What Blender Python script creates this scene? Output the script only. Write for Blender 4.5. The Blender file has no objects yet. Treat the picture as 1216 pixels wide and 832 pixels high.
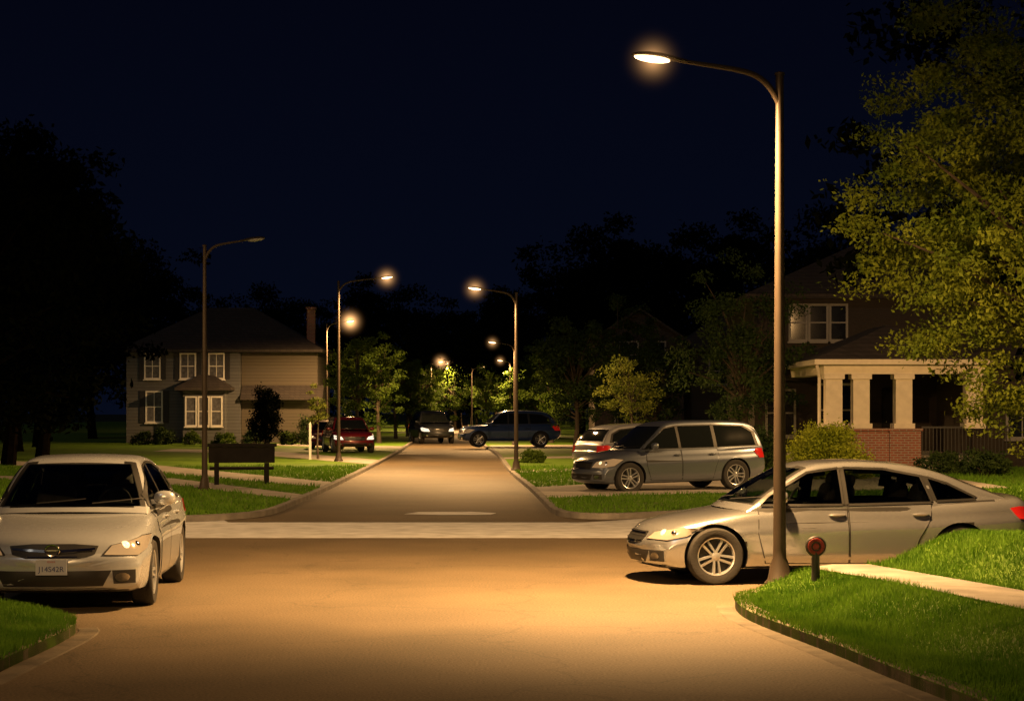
import bpy, bmesh, math, random, copy
import numpy as np
from mathutils import Vector, Matrix
from mathutils.bvhtree import BVHTree
random.seed(4); RNG=np.random.default_rng(4)
S=bpy.context.scene; COL=S.collection
F=2400.0; CH=2.0
def at(px,py,d): return ((px-608)*d/F, d, CH-(py-485)*d/F)

# ---------------------------------------------------------------- materials
def newmat(name):
    m=bpy.data.materials.new(name); m.use_nodes=True
    return m,m.node_tree.nodes,m.node_tree.links,m.node_tree.nodes['Principled BSDF']
def mat(name,col,rough=.6,metal=0,coat=0,emis=None,es=0,nscale=0,var=.2,bump=0,bscale=40,spec=.5):
    m,N,L,b=newmat(name)
    b.inputs['Base Color'].default_value=(*col,1); b.inputs['Roughness'].default_value=rough
    b.inputs['Metallic'].default_value=metal; b.inputs['Coat Weight'].default_value=coat
    b.inputs['Coat Roughness'].default_value=.05
    b.inputs['Specular IOR Level'].default_value=spec
    if emis: b.inputs['Emission Color'].default_value=(*emis,1); b.inputs['Emission Strength'].default_value=es
    if nscale or bump:
        tc=N.new('ShaderNodeTexCoord')
    if nscale:
        n=N.new('ShaderNodeTexNoise'); n.inputs['Scale'].default_value=nscale; n.inputs['Detail'].default_value=6
        L.new(tc.outputs['Object'],n.inputs['Vector'])
        r=N.new('ShaderNodeValToRGB'); r.color_ramp.elements[0].position=.3; r.color_ramp.elements[1].position=.7
        r.color_ramp.elements[0].color=(*[c*(1-var) for c in col],1); r.color_ramp.elements[1].color=(*[min(1,c*(1+var)) for c in col],1)
        L.new(n.outputs['Fac'],r.inputs['Fac']); L.new(r.outputs['Color'],b.inputs['Base Color'])
    if bump:
        n2=N.new('ShaderNodeTexNoise'); n2.inputs['Scale'].default_value=bscale; n2.inputs['Detail'].default_value=8
        L.new(tc.outputs['Object'],n2.inputs['Vector'])
        bp=N.new('ShaderNodeBump'); bp.inputs['Strength'].default_value=bump; bp.inputs['Distance'].default_value=.02
        L.new(n2.outputs['Fac'],bp.inputs['Height']); L.new(bp.outputs['Normal'],b.inputs['Normal'])
    return m
def asphalt_mat(name='asphalt',k=1.0):
    m,N,L,b=newmat(name)
    tc=N.new('ShaderNodeTexCoord')
    big=N.new('ShaderNodeTexNoise'); big.inputs['Scale'].default_value=.5; big.inputs['Detail'].default_value=5
    fine=N.new('ShaderNodeTexNoise'); fine.inputs['Scale'].default_value=45; fine.inputs['Detail'].default_value=4
    vor=N.new('ShaderNodeTexVoronoi'); vor.feature='DISTANCE_TO_EDGE'; vor.inputs['Scale'].default_value=.33
    wn=N.new('ShaderNodeTexNoise'); wn.inputs['Scale'].default_value=1.2; wn.inputs['Detail'].default_value=6
    mx=N.new('ShaderNodeVectorMath'); mx.operation='MULTIPLY_ADD'; mx.inputs[1].default_value=(1.2,1.2,1.2)
    L.new(tc.outputs['Object'],wn.inputs['Vector']); L.new(wn.outputs['Color'],mx.inputs[0]); L.new(tc.outputs['Object'],mx.inputs[2])
    L.new(mx.outputs[0],vor.inputs['Vector'])
    for n in (big,fine): L.new(tc.outputs['Object'],n.inputs['Vector'])
    r1=N.new('ShaderNodeValToRGB'); r1.color_ramp.elements[0].position=.3; r1.color_ramp.elements[1].position=.72
    r1.color_ramp.elements[0].color=(.102*k,.078*k,.047*k,1); r1.color_ramp.elements[1].color=(.155*k,.116*k,.070*k,1)
    L.new(big.outputs['Fac'],r1.inputs['Fac'])
    r2=N.new('ShaderNodeValToRGB'); r2.color_ramp.elements[0].position=.3; r2.color_ramp.elements[1].position=.7
    r2.color_ramp.elements[0].color=(.55,.55,.55,1); r2.color_ramp.elements[1].color=(1.45,1.45,1.45,1)
    L.new(fine.outputs['Fac'],r2.inputs['Fac'])
    r3=N.new('ShaderNodeValToRGB'); r3.color_ramp.elements[0].position=0; r3.color_ramp.elements[1].position=.010
    r3.color_ramp.elements[0].color=(.75,.75,.75,1); r3.color_ramp.elements[1].color=(1,1,1,1)
    L.new(vor.outputs['Distance'],r3.inputs['Fac'])
    a=N.new('ShaderNodeMix'); a.data_type='RGBA'; a.blend_type='MULTIPLY'; a.inputs['Factor'].default_value=1
    L.new(r1.outputs[0],a.inputs[6]); L.new(r2.outputs[0],a.inputs[7])
    c=N.new('ShaderNodeMix'); c.data_type='RGBA'; c.blend_type='MULTIPLY'; c.inputs['Factor'].default_value=1
    L.new(a.outputs[2],c.inputs[6]); L.new(r3.outputs[0],c.inputs[7]); L.new(c.outputs[2],b.inputs['Base Color'])
    b.inputs['Roughness'].default_value=.7; b.inputs['Specular IOR Level'].default_value=.35
    bp=N.new('ShaderNodeBump'); bp.inputs['Strength'].default_value=.5; bp.inputs['Distance'].default_value=.01
    L.new(fine.outputs['Fac'],bp.inputs['Height']); L.new(bp.outputs['Normal'],b.inputs['Normal'])
    return m
def brick_mat(name,c1,c2,cm,sx,bw,rh,mort=.02,bump=.4):
    m,N,L,b=newmat(name); tc=N.new('ShaderNodeTexCoord'); sp=N.new('ShaderNodeSeparateXYZ'); L.new(tc.outputs['Object'],sp.inputs[0])
    ad=N.new('ShaderNodeMath'); ad.operation='ADD'; L.new(sp.outputs[0],ad.inputs[0]); L.new(sp.outputs[1],ad.inputs[1])
    cb=N.new('ShaderNodeCombineXYZ'); L.new(ad.outputs[0],cb.inputs[0]); L.new(sp.outputs[2],cb.inputs[1])
    br=N.new('ShaderNodeTexBrick'); br.inputs['Scale'].default_value=sx
    br.inputs['Color1'].default_value=(*c1,1); br.inputs['Color2'].default_value=(*c2,1); br.inputs['Mortar'].default_value=(*cm,1)
    br.inputs['Brick Width'].default_value=bw; br.inputs['Row Height'].default_value=rh; br.inputs['Mortar Size'].default_value=mort
    L.new(cb.outputs[0],br.inputs['Vector']); L.new(br.outputs['Color'],b.inputs['Base Color'])
    b.inputs['Roughness'].default_value=.85
    bp=N.new('ShaderNodeBump'); bp.inputs['Strength'].default_value=bump; bp.inputs['Distance'].default_value=.02; bp.invert=True
    L.new(br.outputs['Fac'],bp.inputs['Height']); L.new(bp.outputs['Normal'],b.inputs['Normal'])
    return m
def leaf_mat(name,c1,c2,scale=1.2,trans=.35,spec=.15):
    m,N,L,b=newmat(name); tc=N.new('ShaderNodeTexCoord')
    n=N.new('ShaderNodeTexNoise'); n.inputs['Scale'].default_value=scale; n.inputs['Detail'].default_value=5
    L.new(tc.outputs['Object'],n.inputs['Vector'])
    r=N.new('ShaderNodeValToRGB'); r.color_ramp.elements[0].position=.35; r.color_ramp.elements[1].position=.65
    r.color_ramp.elements[0].color=(*c1,1); r.color_ramp.elements[1].color=(*c2,1)
    L.new(n.outputs['Fac'],r.inputs['Fac']); L.new(r.outputs[0],b.inputs['Base Color']); b.inputs['Roughness'].default_value=.7
    b.inputs['Specular IOR Level'].default_value=spec
    if trans>0:
        t=N.new('ShaderNodeBsdfTranslucent'); L.new(r.outputs[0],t.inputs['Color'])
        mx=N.new('ShaderNodeMixShader'); mx.inputs[0].default_value=trans
        L.new(b.outputs[0],mx.inputs[1]); L.new(t.outputs[0],mx.inputs[2]); L.new(mx.outputs[0],N['Material Output'].inputs['Surface'])
    return m
def glow_mat(name,R,k):  # emission-only volume fading outward, a painted lamp glow
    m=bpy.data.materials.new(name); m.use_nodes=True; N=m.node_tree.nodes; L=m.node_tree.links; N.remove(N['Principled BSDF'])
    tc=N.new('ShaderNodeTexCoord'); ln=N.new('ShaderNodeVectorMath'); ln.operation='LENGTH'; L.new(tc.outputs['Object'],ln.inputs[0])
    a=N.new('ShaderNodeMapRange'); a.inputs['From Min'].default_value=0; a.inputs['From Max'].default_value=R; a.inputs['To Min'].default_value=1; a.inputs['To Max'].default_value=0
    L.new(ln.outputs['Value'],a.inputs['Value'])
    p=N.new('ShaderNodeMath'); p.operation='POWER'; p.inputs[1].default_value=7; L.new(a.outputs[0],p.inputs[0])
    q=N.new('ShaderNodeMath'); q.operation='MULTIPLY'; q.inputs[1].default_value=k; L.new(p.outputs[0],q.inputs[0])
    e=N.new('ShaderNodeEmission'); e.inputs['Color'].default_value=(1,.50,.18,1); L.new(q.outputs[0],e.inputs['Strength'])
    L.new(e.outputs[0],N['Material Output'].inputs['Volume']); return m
def glass_mat(name,tint):
    m=bpy.data.materials.new(name); m.use_nodes=True; N=m.node_tree.nodes; L=m.node_tree.links; N.remove(N['Principled BSDF'])
    t=N.new('ShaderNodeBsdfTransparent'); t.inputs[0].default_value=(*tint,1); g=N.new('ShaderNodeBsdfGlossy'); g.inputs['Roughness'].default_value=.03; g.inputs['Color'].default_value=(.8,.8,.8,1)
    f=N.new('ShaderNodeFresnel'); f.inputs['IOR'].default_value=1.5; mx=N.new('ShaderNodeMixShader'); L.new(f.outputs[0],mx.inputs[0]); L.new(t.outputs[0],mx.inputs[1]); L.new(g.outputs[0],mx.inputs[2])
    L.new(mx.outputs[0],N['Material Output'].inputs['Surface']); return m
ASPH=asphalt_mat()
ASPHF=asphalt_mat('asphalt_worn',.85)
CONC=mat('concrete',(.30,.275,.24),.8,nscale=1.5,var=.25,bump=.3,bscale=30)
WALK=mat('sidewalk_concrete',(.19,.175,.155),.85,nscale=2.5,var=.3,bump=.4,bscale=30)
BAND=mat('pale_concrete',(.66,.67,.68),.75,nscale=2.5,var=.22,bump=.3,bscale=30)
WORN=mat('worn_gutter',(.13,.105,.07),.85,nscale=3,var=.4,bump=.4,bscale=30)
KERB=mat('kerb_concrete',(.17,.14,.105),.85,nscale=4,var=.5,bump=.6,bscale=25)
GRASS=leaf_mat('lawn_grass',(.05,.10,.008),(.09,.155,.016),3,.0)
GRASSF=leaf_mat('lawn_grass_bright',(.07,.14,.010),(.115,.20,.02),1.2,.0)
BLADE=leaf_mat('grass_blades',(.06,.15,.008),(.12,.24,.02),1.5,.3)
EARTH=mat('ground_earth',(.02,.028,.012),.95,nscale=.3,var=.4)
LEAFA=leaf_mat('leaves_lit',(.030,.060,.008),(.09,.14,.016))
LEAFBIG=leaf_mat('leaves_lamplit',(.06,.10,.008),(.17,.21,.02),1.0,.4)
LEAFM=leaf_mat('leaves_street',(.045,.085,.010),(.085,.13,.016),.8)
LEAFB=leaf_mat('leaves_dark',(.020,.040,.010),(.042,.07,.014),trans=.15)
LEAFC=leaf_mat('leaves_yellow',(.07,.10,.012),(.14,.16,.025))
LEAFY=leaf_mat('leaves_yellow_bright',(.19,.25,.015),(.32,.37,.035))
LEAFN=leaf_mat('leaves_baked_night',(.002,.003,.0015),(.004,.005,.002),trans=0,spec=0)  # near-black so the woods stay dark, night shade baked into the colour
BARK=mat('bark',(.05,.037,.025),.9,nscale=6,var=.4,bump=.6,bscale=15)
BARKN=mat('bark_baked_night',(.005,.004,.003),.9,nscale=6,var=.4,spec=0)  # bark copy with night shade baked into its colour
POLE=mat('pole_metal',(.040,.030,.022),.55,.1,nscale=4,var=.15,spec=.3)
HEADM=mat('lamp_head_metal',(.06,.05,.045),.4,.5)
LENS=mat('lamp_lens_lit',(.9,.8,.6),.3,emis=(1,.64,.30),es=7.0)
LENSOFF=mat('lamp_lens_unlit',(.35,.36,.38),.2)
SIDING=brick_mat('siding',(.085,.088,.095),(.10,.104,.112),(.045,.045,.05),1,30,.18,.012)
SIDINGB=brick_mat('siding_beige',(.085,.072,.055),(.095,.08,.06),(.05,.04,.03),1,30,.18,.012)
BRICK=brick_mat('brick',(.30,.09,.055),(.22,.07,.045),(.3,.27,.23),1,.22,.075,.012)
BRICKD=brick_mat('brick_brown',(.035,.024,.019),(.028,.02,.015),(.03,.026,.022),1,.22,.075,.012)
SHING=brick_mat('shingles',(.036,.029,.027),(.052,.042,.038),(.02,.016,.016),1,.3,.14,.012)
TRIM=mat('white_trim',(.62,.61,.58),.6,nscale=5,var=.08)
TRIMD=mat('grey_trim',(.22,.21,.20),.6,nscale=5,var=.08)
CREAM=mat('cream_paint',(.68,.60,.47),.6,nscale=5,var=.08)
BLIND=mat('house_blinds',(.10,.10,.11),.3,nscale=6,var=.4)
DGLASS=mat('house_glass_dark',(.012,.014,.018),.06,nscale=3,var=.4)
SHUT=mat('shutter_paint',(.02,.02,.024),.6,nscale=4,var=.2)
IRON=mat('black_iron',(.015,.015,.015),.5)
WOOD=mat('dark_wood',(.006,.005,.0045),.75,nscale=8,var=.4,bump=.3,spec=.2)
def paint(name,c,metal=.35,rough=.32): return mat(name,c,rough,metal,coat=1.0,nscale=30,var=.03)
P_WHITE=paint('paint_pearl',(.49,.53,.58),.5,.27); P_SILVER=paint('paint_silver',(.42,.44,.47),.8,.24); P_GREY=paint('paint_grey',(.15,.175,.22),.6)
P_BLUE=paint('paint_blue',(.035,.07,.19),.4); P_DARK=paint('paint_dark',(.03,.034,.04),.5); P_RED=paint('paint_red',(.12,.008,.012),.2); P_LSIL=paint('paint_light',(.28,.29,.32),.4)
GLASS=mat('car_glass',(.008,.010,.010),.05,spec=.5)
CLEAR=glass_mat('car_glass_clear',(.42,.46,.45))
SEATM=mat('seat_fabric',(.12,.11,.10),.8,nscale=20,var=.3)
BLACK=mat('black_plastic',(.012,.012,.012),.5); SEAM=mat('shut_line_black',(.006,.006,.006),.7)
TYRE=mat('tyre_rubber',(.018,.017,.016),.8,bump=.3,bscale=60); ALLOY=mat('alloy',(.50,.52,.55),.28,.7)
CHROME=mat('chrome',(.7,.7,.7),.12,1.0)
HLENS=mat('headlight_lens',(.32,.29,.25),.10,.3,coat=1,emis=(1,.55,.22),es=.20)
HLENSF=mat('headlight_lens_bright',(.6,.6,.6),.12,.2,coat=1,emis=(1,.85,.65),es=1.2)
HBULB=mat('headlight_bulb',(.9,.85,.7),.1,.6,coat=1,emis=(1,.65,.3),es=2.2)
TAIL=mat('tail_lens',(.35,.01,.01),.15,coat=1,emis=(1,.03,.01),es=.16); PLATE=mat('plate_white',(.40,.43,.50),.4)
PLTXT=mat('plate_text',(.02,.035,.16),.5); REDT=mat('plate_red',(.4,.03,.03),.5)

# ---------------------------------------------------------------- helpers
class MB:
    def __init__(s): s.v=[]; s.f=[]; s.m=[]
    def add(s,v,f,mi=0):
        o=len(s.v); s.v+= [tuple(p) for p in v]; s.f+=[tuple(i+o for i in q) for q in f]; s.m+=[mi]*len(f)
    def box(s,x0,x1,y0,y1,z0,z1,mi=0,M=None):
        v=[Vector(p) for p in ((x0,y0,z0),(x1,y0,z0),(x1,y1,z0),(x0,y1,z0),(x0,y0,z1),(x1,y0,z1),(x1,y1,z1),(x0,y1,z1))]
        if M: v=[M@p for p in v]
        s.add(v,[(3,2,1,0),(4,5,6,7),(0,1,5,4),(1,2,6,5),(2,3,7,6),(3,0,4,7)],mi)
    def tube(s,pts,rad,n=10,mi=0,closed=False):
        pts=[Vector(p) for p in pts]; V=[];Fc=[]
        ref=Vector((0,0,1))
        for i,p in enumerate(pts):
            t=(pts[min(i+1,len(pts)-1)]-pts[max(i-1,0)]).normalized()
            r=Vector((1,0,0)) if abs(t.z)>.9 else ref
            a=t.cross(r).normalized(); b=t.cross(a).normalized()
            if i and (a.dot(pa)<0): a=-a
            if i and abs(a.dot(pa))<.5:
                a=(pa-t*pa.dot(t)).normalized()
            b=t.cross(a).normalized(); pa=a
            for k in range(n):
                an=2*math.pi*k/n; V.append(p+(a*math.cos(an)+b*math.sin(an))*rad[i])
        for i in range(len(pts)-1):
            for k in range(n): Fc.append((i*n+k,i*n+(k+1)%n,(i+1)*n+(k+1)%n,(i+1)*n+k))
        Fc.append(tuple(range(n-1,-1,-1))); Fc.append(tuple((len(pts)-1)*n+k for k in range(n)))
        s.add(V,Fc,mi)
    def lathe(s,prof,n=32,axis='z',c=(0,0,0),mi=0):
        V=[];Fc=[];c=Vector(c)
        for r,h in prof:
            for k in range(n):
                a=2*math.pi*k/n
                if axis=='z': V.append(c+Vector((r*math.cos(a),r*math.sin(a),h)))
                else: V.append(c+Vector((r*math.cos(a),h,r*math.sin(a))))
        for i in range(len(prof)-1):
            for k in range(n):
                q=(i*n+k,i*n+(k+1)%n,(i+1)*n+(k+1)%n,(i+1)*n+k); Fc.append(q if axis=='z' else q[::-1])
        s.add(V,Fc,mi)
    def ball(s,c,r,n=16,mi=0,pw=1):
        V=[];Fc=[];h=n//2
        sg=lambda v:math.copysign(abs(v)**pw,v)
        for i in range(h+1):
            t=math.pi*i/h
            for k in range(n):
                a=2*math.pi*k/n
                V.append((c[0]+r[0]*sg(math.sin(t))*sg(math.cos(a)),c[1]+r[1]*sg(math.sin(t))*sg(math.sin(a)),c[2]+r[2]*sg(math.cos(t))))
        for i in range(h):
            for k in range(n): Fc.append((i*n+k,(i+1)*n+k,(i+1)*n+(k+1)%n,i*n+(k+1)%n))
        s.add(V,Fc,mi)
    def obj(s,name,mats,parent=None,smooth=False,ang=35,loc=None):
        me=bpy.data.meshes.new(name); me.from_pydata(s.v,[],s.f); 
        for m in (mats if isinstance(mats,(list,tuple)) else [mats]): me.materials.append(m)
        me.polygons.foreach_set('material_index',s.m)
        if smooth: me.shade_smooth(); me.set_sharp_from_angle(angle=math.radians(ang))
        me.update()
        return link(name,me,parent,loc)
def link(name,me,parent=None,loc=None):
    o=bpy.data.objects.new(name,me); COL.objects.link(o)
    if parent: o.parent=parent
    if loc: o.location=loc
    return o
def thing(name,label,cat,loc=(0,0,0),rz=0,group=None):
    e=bpy.data.objects.new(name,None); COL.objects.link(e); e.location=loc; e.rotation_euler=(0,0,rz); e.empty_display_size=.2
    e['label']=label; e['category']=cat
    if group: e['group']=group
    return e
def structure(o): o['kind']='structure'; return o
def poly_cut(pts,cell,lo=None):
    bm=bmesh.new(); vs=[bm.verts.new((p[0],p[1],0)) for p in pts]; bm.faces.new(vs)
    for ax in (0,1):
        a=min(p[ax] for p in pts); b=max(p[ax] for p in pts); k=math.ceil(a/cell)*cell+.0001
        while k<b:
            no=(1,0,0) if ax==0 else (0,1,0); co=(k,0,0) if ax==0 else (0,k,0)
            bmesh.ops.bisect_plane(bm,geom=bm.verts[:]+bm.edges[:]+bm.faces[:],plane_co=co,plane_no=no,dist=1e-5); k+=cell
    return bm
def sheet(name,pts,z,m,cell=2.0,h=None,skirt=0):
    bm=poly_cut(pts,cell)
    for v in bm.verts: v.co.z=h(v.co.x,v.co.y)+z if h else z
    bm.normal_update()
    for f in bm.faces:
        if f.normal.z<0: f.normal_flip()
    if skirt:
        be=[e for e in bm.edges if e.is_boundary]
        r=bmesh.ops.extrude_edge_only(bm,edges=be)
        for g in r['geom']:
            if isinstance(g,bmesh.types.BMVert): g.co.z=-.01
    me=bpy.data.meshes.new(name); bm.to_mesh(me); bm.free(); me.materials.append(m); me.shade_smooth(); me.set_sharp_from_angle(angle=.8)
    return structure(link(name,me))
def ribbon(name,path,off0,off1,z0,z1,m,h=None):
    P=[Vector((p[0],p[1])) for p in path]; mb=MB(); V=[];Fc=[]
    for i,p in enumerate(P):
        t=(P[min(i+1,len(P)-1)]-P[max(i-1,0)]).normalized(); n=Vector((-t.y,t.x))
        a=p+n*off0; b=p+n*off1; ha=h(a.x,a.y) if h else 0; hb=h(b.x,b.y) if h else 0
        V+=[(a.x,a.y,z0),(a.x,a.y,z1+ha-.015),(a.x+(b.x-a.x)*.12,a.y+(b.y-a.y)*.12,z1+ha),(b.x-(b.x-a.x)*.12,b.y-(b.y-a.y)*.12,z1+hb),(b.x,b.y,z1+hb-.015),(b.x,b.y,z0)]
    k=6
    for i in range(len(P)-1):
        for j in range(k-1): Fc.append((i*k+j,(i+1)*k+j,(i+1)*k+j+1,i*k+j+1))
    Fc.append((0,1,2,3,4,5)); Fc.append(tuple((len(P)-1)*k+j for j in (5,4,3,2,1,0)))
    mb.add(V,Fc); return structure(mb.obj(name,m))
def smooth_path(pts,n=6):
    out=[]; P=[np.array(p[:2],float) for p in pts]; P=[2*P[0]-P[1]]+P+[2*P[-1]-P[-2]]
    for i in range(1,len(P)-2):
        for k in range(n):
            t=k/n; a,b,c,d=P[i-1],P[i],P[i+1],P[i+2]
            out.append(tuple(.5*((2*b)+(-a+c)*t+(2*a-5*b+4*c-d)*t*t+(-a+3*b-3*c+d)*t**3)))
    out.append(tuple(P[-2])); return out
def sst(x,a,b):
    t=max(0,min(1,(x-a)/(b-a))); return t*t*(3-2*t)
def inpoly(x,y,poly):
    x=np.atleast_1d(np.asarray(x,float)); y=np.atleast_1d(np.asarray(y,float))
    r=np.zeros(len(x),bool); j=len(poly)-1
    for i in range(len(poly)):
        xi,yi=poly[i][:2]; xj,yj=poly[j][:2]
        c=((yi>y)!=(yj>y))&(x<(xj-xi)*(y-yi)/(yj-yi+1e-12)+xi); r^=c; j=i
    return r

# ---------------------------------------------------------------- ground and roads
sheet('ground',[(-400,-60),(400,-60),(400,700),(-400,700)],-.006,EARTH,cell=100)
sheet('cross_street',[(-40,3),(40,3),(40,31.3),(-40,31.3)],0,ASPH,cell=8)
sheet('gutter_band',[(-14,31.3),(16,31.3),(16,37.2),(5,37.6),(-14,36.6)],.0,BAND,cell=1.5)
ledge=[(-6.6,35.6),(-5.5,36.0),(-4.85,37.0),(-4.6,38.6),(-4.58,42),(-4.6,50),(-4.75,64),(-5.1,87),(-5.9,120),(-7.6,200),(-10,300)]
redge=[(3.2,37.7),(1.9,36.6),(1.2,36.9),(.88,38.4),(.74,42.5),(.5,50),(-.02,64),(-.6,87),(-1.9,120),(-4.2,200),(-6.5,300)]
lp=smooth_path(ledge,5); rp=smooth_path(redge,5)
sheet('road',[p for p in lp if p[1]>36.3]+[p for p in rp if p[1]>36.7][::-1]+[(1.3,35.6),(-5.0,35.6)],.005,ASPHF,cell=8)
sheet('light_pool_patch',[(-2.05,38.2),(-1.3,37.9),(-.4,38.0),(-.3,38.6),(-.8,39.1),(-1.8,39.0)],.010,BAND,cell=1)  # pool of light on the road, painted as a pale sheet
HB=lambda x,y:.10
left_lawn=[(-60,35.4)]+lp+[(-60,300)]
right_lawn=[(5.0,39.6),(60,47)]+[(60,300)]+rp[::-1]
sheet('back_lawn',left_lawn,0,GRASSF,cell=3,h=HB,skirt=1)
sheet('side_lawn',right_lawn,0,GRASSF,cell=3,h=HB,skirt=1)
ribbon('kerb',[(-30,35.5)]+lp,-.10,.05,-.01,.115,WALK)
ribbon('kerb',[(16,41),(5.0,39.6)]+rp,-.05,.10,-.01,.115,WALK)
def drive(pts): sheet('driveway',pts,.106,CONC,cell=2)
D1=[(-4.5,48.6),(-4.55,52.0),(-12,68),(-26,80),(-26,76),(-13,64.5)]; D2=[(-4.5,42.2),(-4.5,44.4),(-9.2,55),(-22,60),(-22,57.5),(-9.6,52.6)]
D3=[(.74,43.0),(.5,48.8),(3.2,52.5),(12,57),(12,48.5),(4.2,45.2)]
drive(D1); drive(D2); drive(D3)
drive([(-4.85,69),(-4.95,75),(-11,91),(-16,95),(-16,90),(-11.6,86)])
drive([(-5.3,96),(-5.5,102),(-15,112),(-15,107)])
drive([(0.0,60),(-.1,63.0),(6,67),(6,64)])
drive([(-.9,96),(-1.2,105),(10,108),(10,97)])
drive([(-.35,76),(-.45,79),(7,84),(7,81)])
kx=lambda y:2.2+(19.2-y)*.16
rk=smooth_path([(4.1,7.5),(2.98,13.9),(2.62,16.5),(2.3,18.6),(2.22,19.6),(2.28,20.6),(2.55,21.3),(3.1,21.9),(4.2,22.25),(14,22.3)],6)
spL=smooth_path([(3.10,22.2),(3.26,21.5),(3.7,19.6),(4.28,16.9),(5.15,13),(6.2,8)],6)
sidew=lambda y:.60+.05*(22-y)
pathr=lambda y:3.12+(22.2-y)*.222+sidew(y)
def HR(x,y): return .09+.22*sst(x-kx(y),.6,1.7)*sst(22.35-y,0,.6)+.36*sst(x-pathr(y),.05,1.1)*sst(y,17.3,20.6)*sst(22.35-y,0,.4)
right_near=rk+[(14,7.5)]
sheet('corner_lawn',right_near,0,GRASS,cell=.15,h=HR,skirt=1)
ribbon('kerb',rk,-.15,.0,-.01,.10,KERB)
ribbon('gutter',[p for p in rk if p[1]<20.5 and (p[0]<2.6 or p[1]<18)],.0,.20,-.004,.008,WORN)
smask=[(p[0],p[1]) for p in spL]+[(p[0]+sidew(p[1]),p[1]+.1) for p in spL[::-1]]
sheet('sidewalk',smask,.018,WALK,cell=.15,h=HR)
lk=smooth_path([(-3.95,7.5),(-3.92,12),(-3.9,15.2),(-3.86,17.4),(-3.98,18.4),(-4.4,19.0),(-5.0,19.25),(-6,19.4),(-12,19.7)],6)
def HL(x,y): return .09+.19*sst(-3.9-x,.1,1.6)*sst(19.5-y,0,.8)
left_near=lk+[(-12,7.5)]
sheet('verge_lawn',left_near,0,GRASS,cell=.3,h=HL,skirt=1)
ribbon('kerb',lk,.0,.14,-.01,.10,KERB)
ribbon('gutter',[p for p in lk if p[1]<18.5],-.22,.0,-.004,.008,WORN)

def blades(name,poly,h,dens,bh,bw,mask=None,ylim=None):
    xs=[p[0] for p in poly]; ys=[p[1] for p in poly]; x0,x1,y0,y1=min(xs),max(xs),min(ys),max(ys)
    if ylim: x0,x1,y0,y1=max(x0,ylim[0]),min(x1,ylim[1]),max(y0,ylim[2]),min(y1,ylim[3])
    n=int((x1-x0)*(y1-y0)*dens); x=RNG.uniform(x0,x1,n); y=RNG.uniform(y0,y1,n)
    k=inpoly(x,y,poly)
    k&=np.abs(x)<(y*.262+.5)
    for mk in (mask or []): k&=~inpoly(x,y,mk)
    x=x[k];y=y[k];n=len(x)
    z=np.array([h(a,b) for a,b in zip(x,y)])
    a=RNG.uniform(0,2*np.pi,n); w=bw*RNG.uniform(.6,1.3,n); hh=bh*RNG.uniform(.5,1.35,n)*(1+.4*np.sin(x*2.1+y)*np.sin(y*1.7))
    l=hh*RNG.uniform(.1,.8,n); b=RNG.uniform(0,2*np.pi,n)
    V=np.zeros((n,3,3)); V[:,0]=np.c_[x-np.cos(a)*w,y-np.sin(a)*w,z-.01]; V[:,1]=np.c_[x+np.cos(a)*w,y+np.sin(a)*w,z-.01]
    V[:,2]=np.c_[x+np.cos(b)*l,y+np.sin(b)*l,z+hh]
    me=bpy.data.meshes.new(name); me.vertices.add(n*3); me.vertices.foreach_set('co',V.ravel())
    me.loops.add(n*3); me.loops.foreach_set('vertex_index',np.arange(n*3,dtype=np.int32)); me.polygons.add(n)
    me.polygons.foreach_set('loop_start',np.arange(0,n*3,3,dtype=np.int32)); me.update(calc_edges=True); me.materials.append(BLADE)
    o=link(name,me); o['kind']='stuff'; o['label']='short green lawn grass beside the kerb'; o['category']='grass'; return o
blades('grass',right_near,HR,4200,.05,.006,mask=[smask],ylim=(1.5,7,12.8,22.4))
blades('grass',left_near,HL,4200,.05,.006,ylim=(-7,-3.5,13.5,20))
blades('grass',left_lawn,HB,130,.08,.018,mask=[D1,D2],ylim=(-20,-4,35.5,66))
blades('grass',right_lawn,HB,130,.08,.018,mask=[D3],ylim=(0,20,36.5,66))

# ---------------------------------------------------------------- trees
def leaf_mesh(C,R,nper,size,flat=.6):
    C=np.array(C);R=np.array(R); n=len(C)*nper
    ci=np.repeat(np.arange(len(C)),nper)
    d=RNG.normal(size=(n,3)); d/=np.linalg.norm(d,axis=1)[:,None]; rr=RNG.uniform(0,1,n)**.45
    rr*=np.where(RNG.uniform(0,1,n)>.85,RNG.uniform(1,1.6,n),1)
    p=C[ci]+d*(rr*R[ci])[:,None]*np.array([1,1,flat])
    a=RNG.normal(size=(n,3)); a/=np.linalg.norm(a,axis=1)[:,None]; b=RNG.normal(size=(n,3)); b-=a*(a*b).sum(1)[:,None]; b/=np.linalg.norm(b,axis=1)[:,None]
    s=size*RNG.uniform(.6,1.4,n)[:,None]
    V=np.stack([p-a*s,p+b*s*.5,p+a*s,p-b*s*.5],1)
    return V
def mesh_quads(name,V,m):
    n=len(V); me=bpy.data.meshes.new(name); me.vertices.add(n*4); me.vertices.foreach_set('co',V.ravel())
    me.loops.add(n*4); me.loops.foreach_set('vertex_index',np.arange(n*4,dtype=np.int32)); me.polygons.add(n)
    me.polygons.foreach_set('loop_start',np.arange(0,n*4,4,dtype=np.int32)); me.update(calc_edges=True); me.materials.append(m); return me
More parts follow.
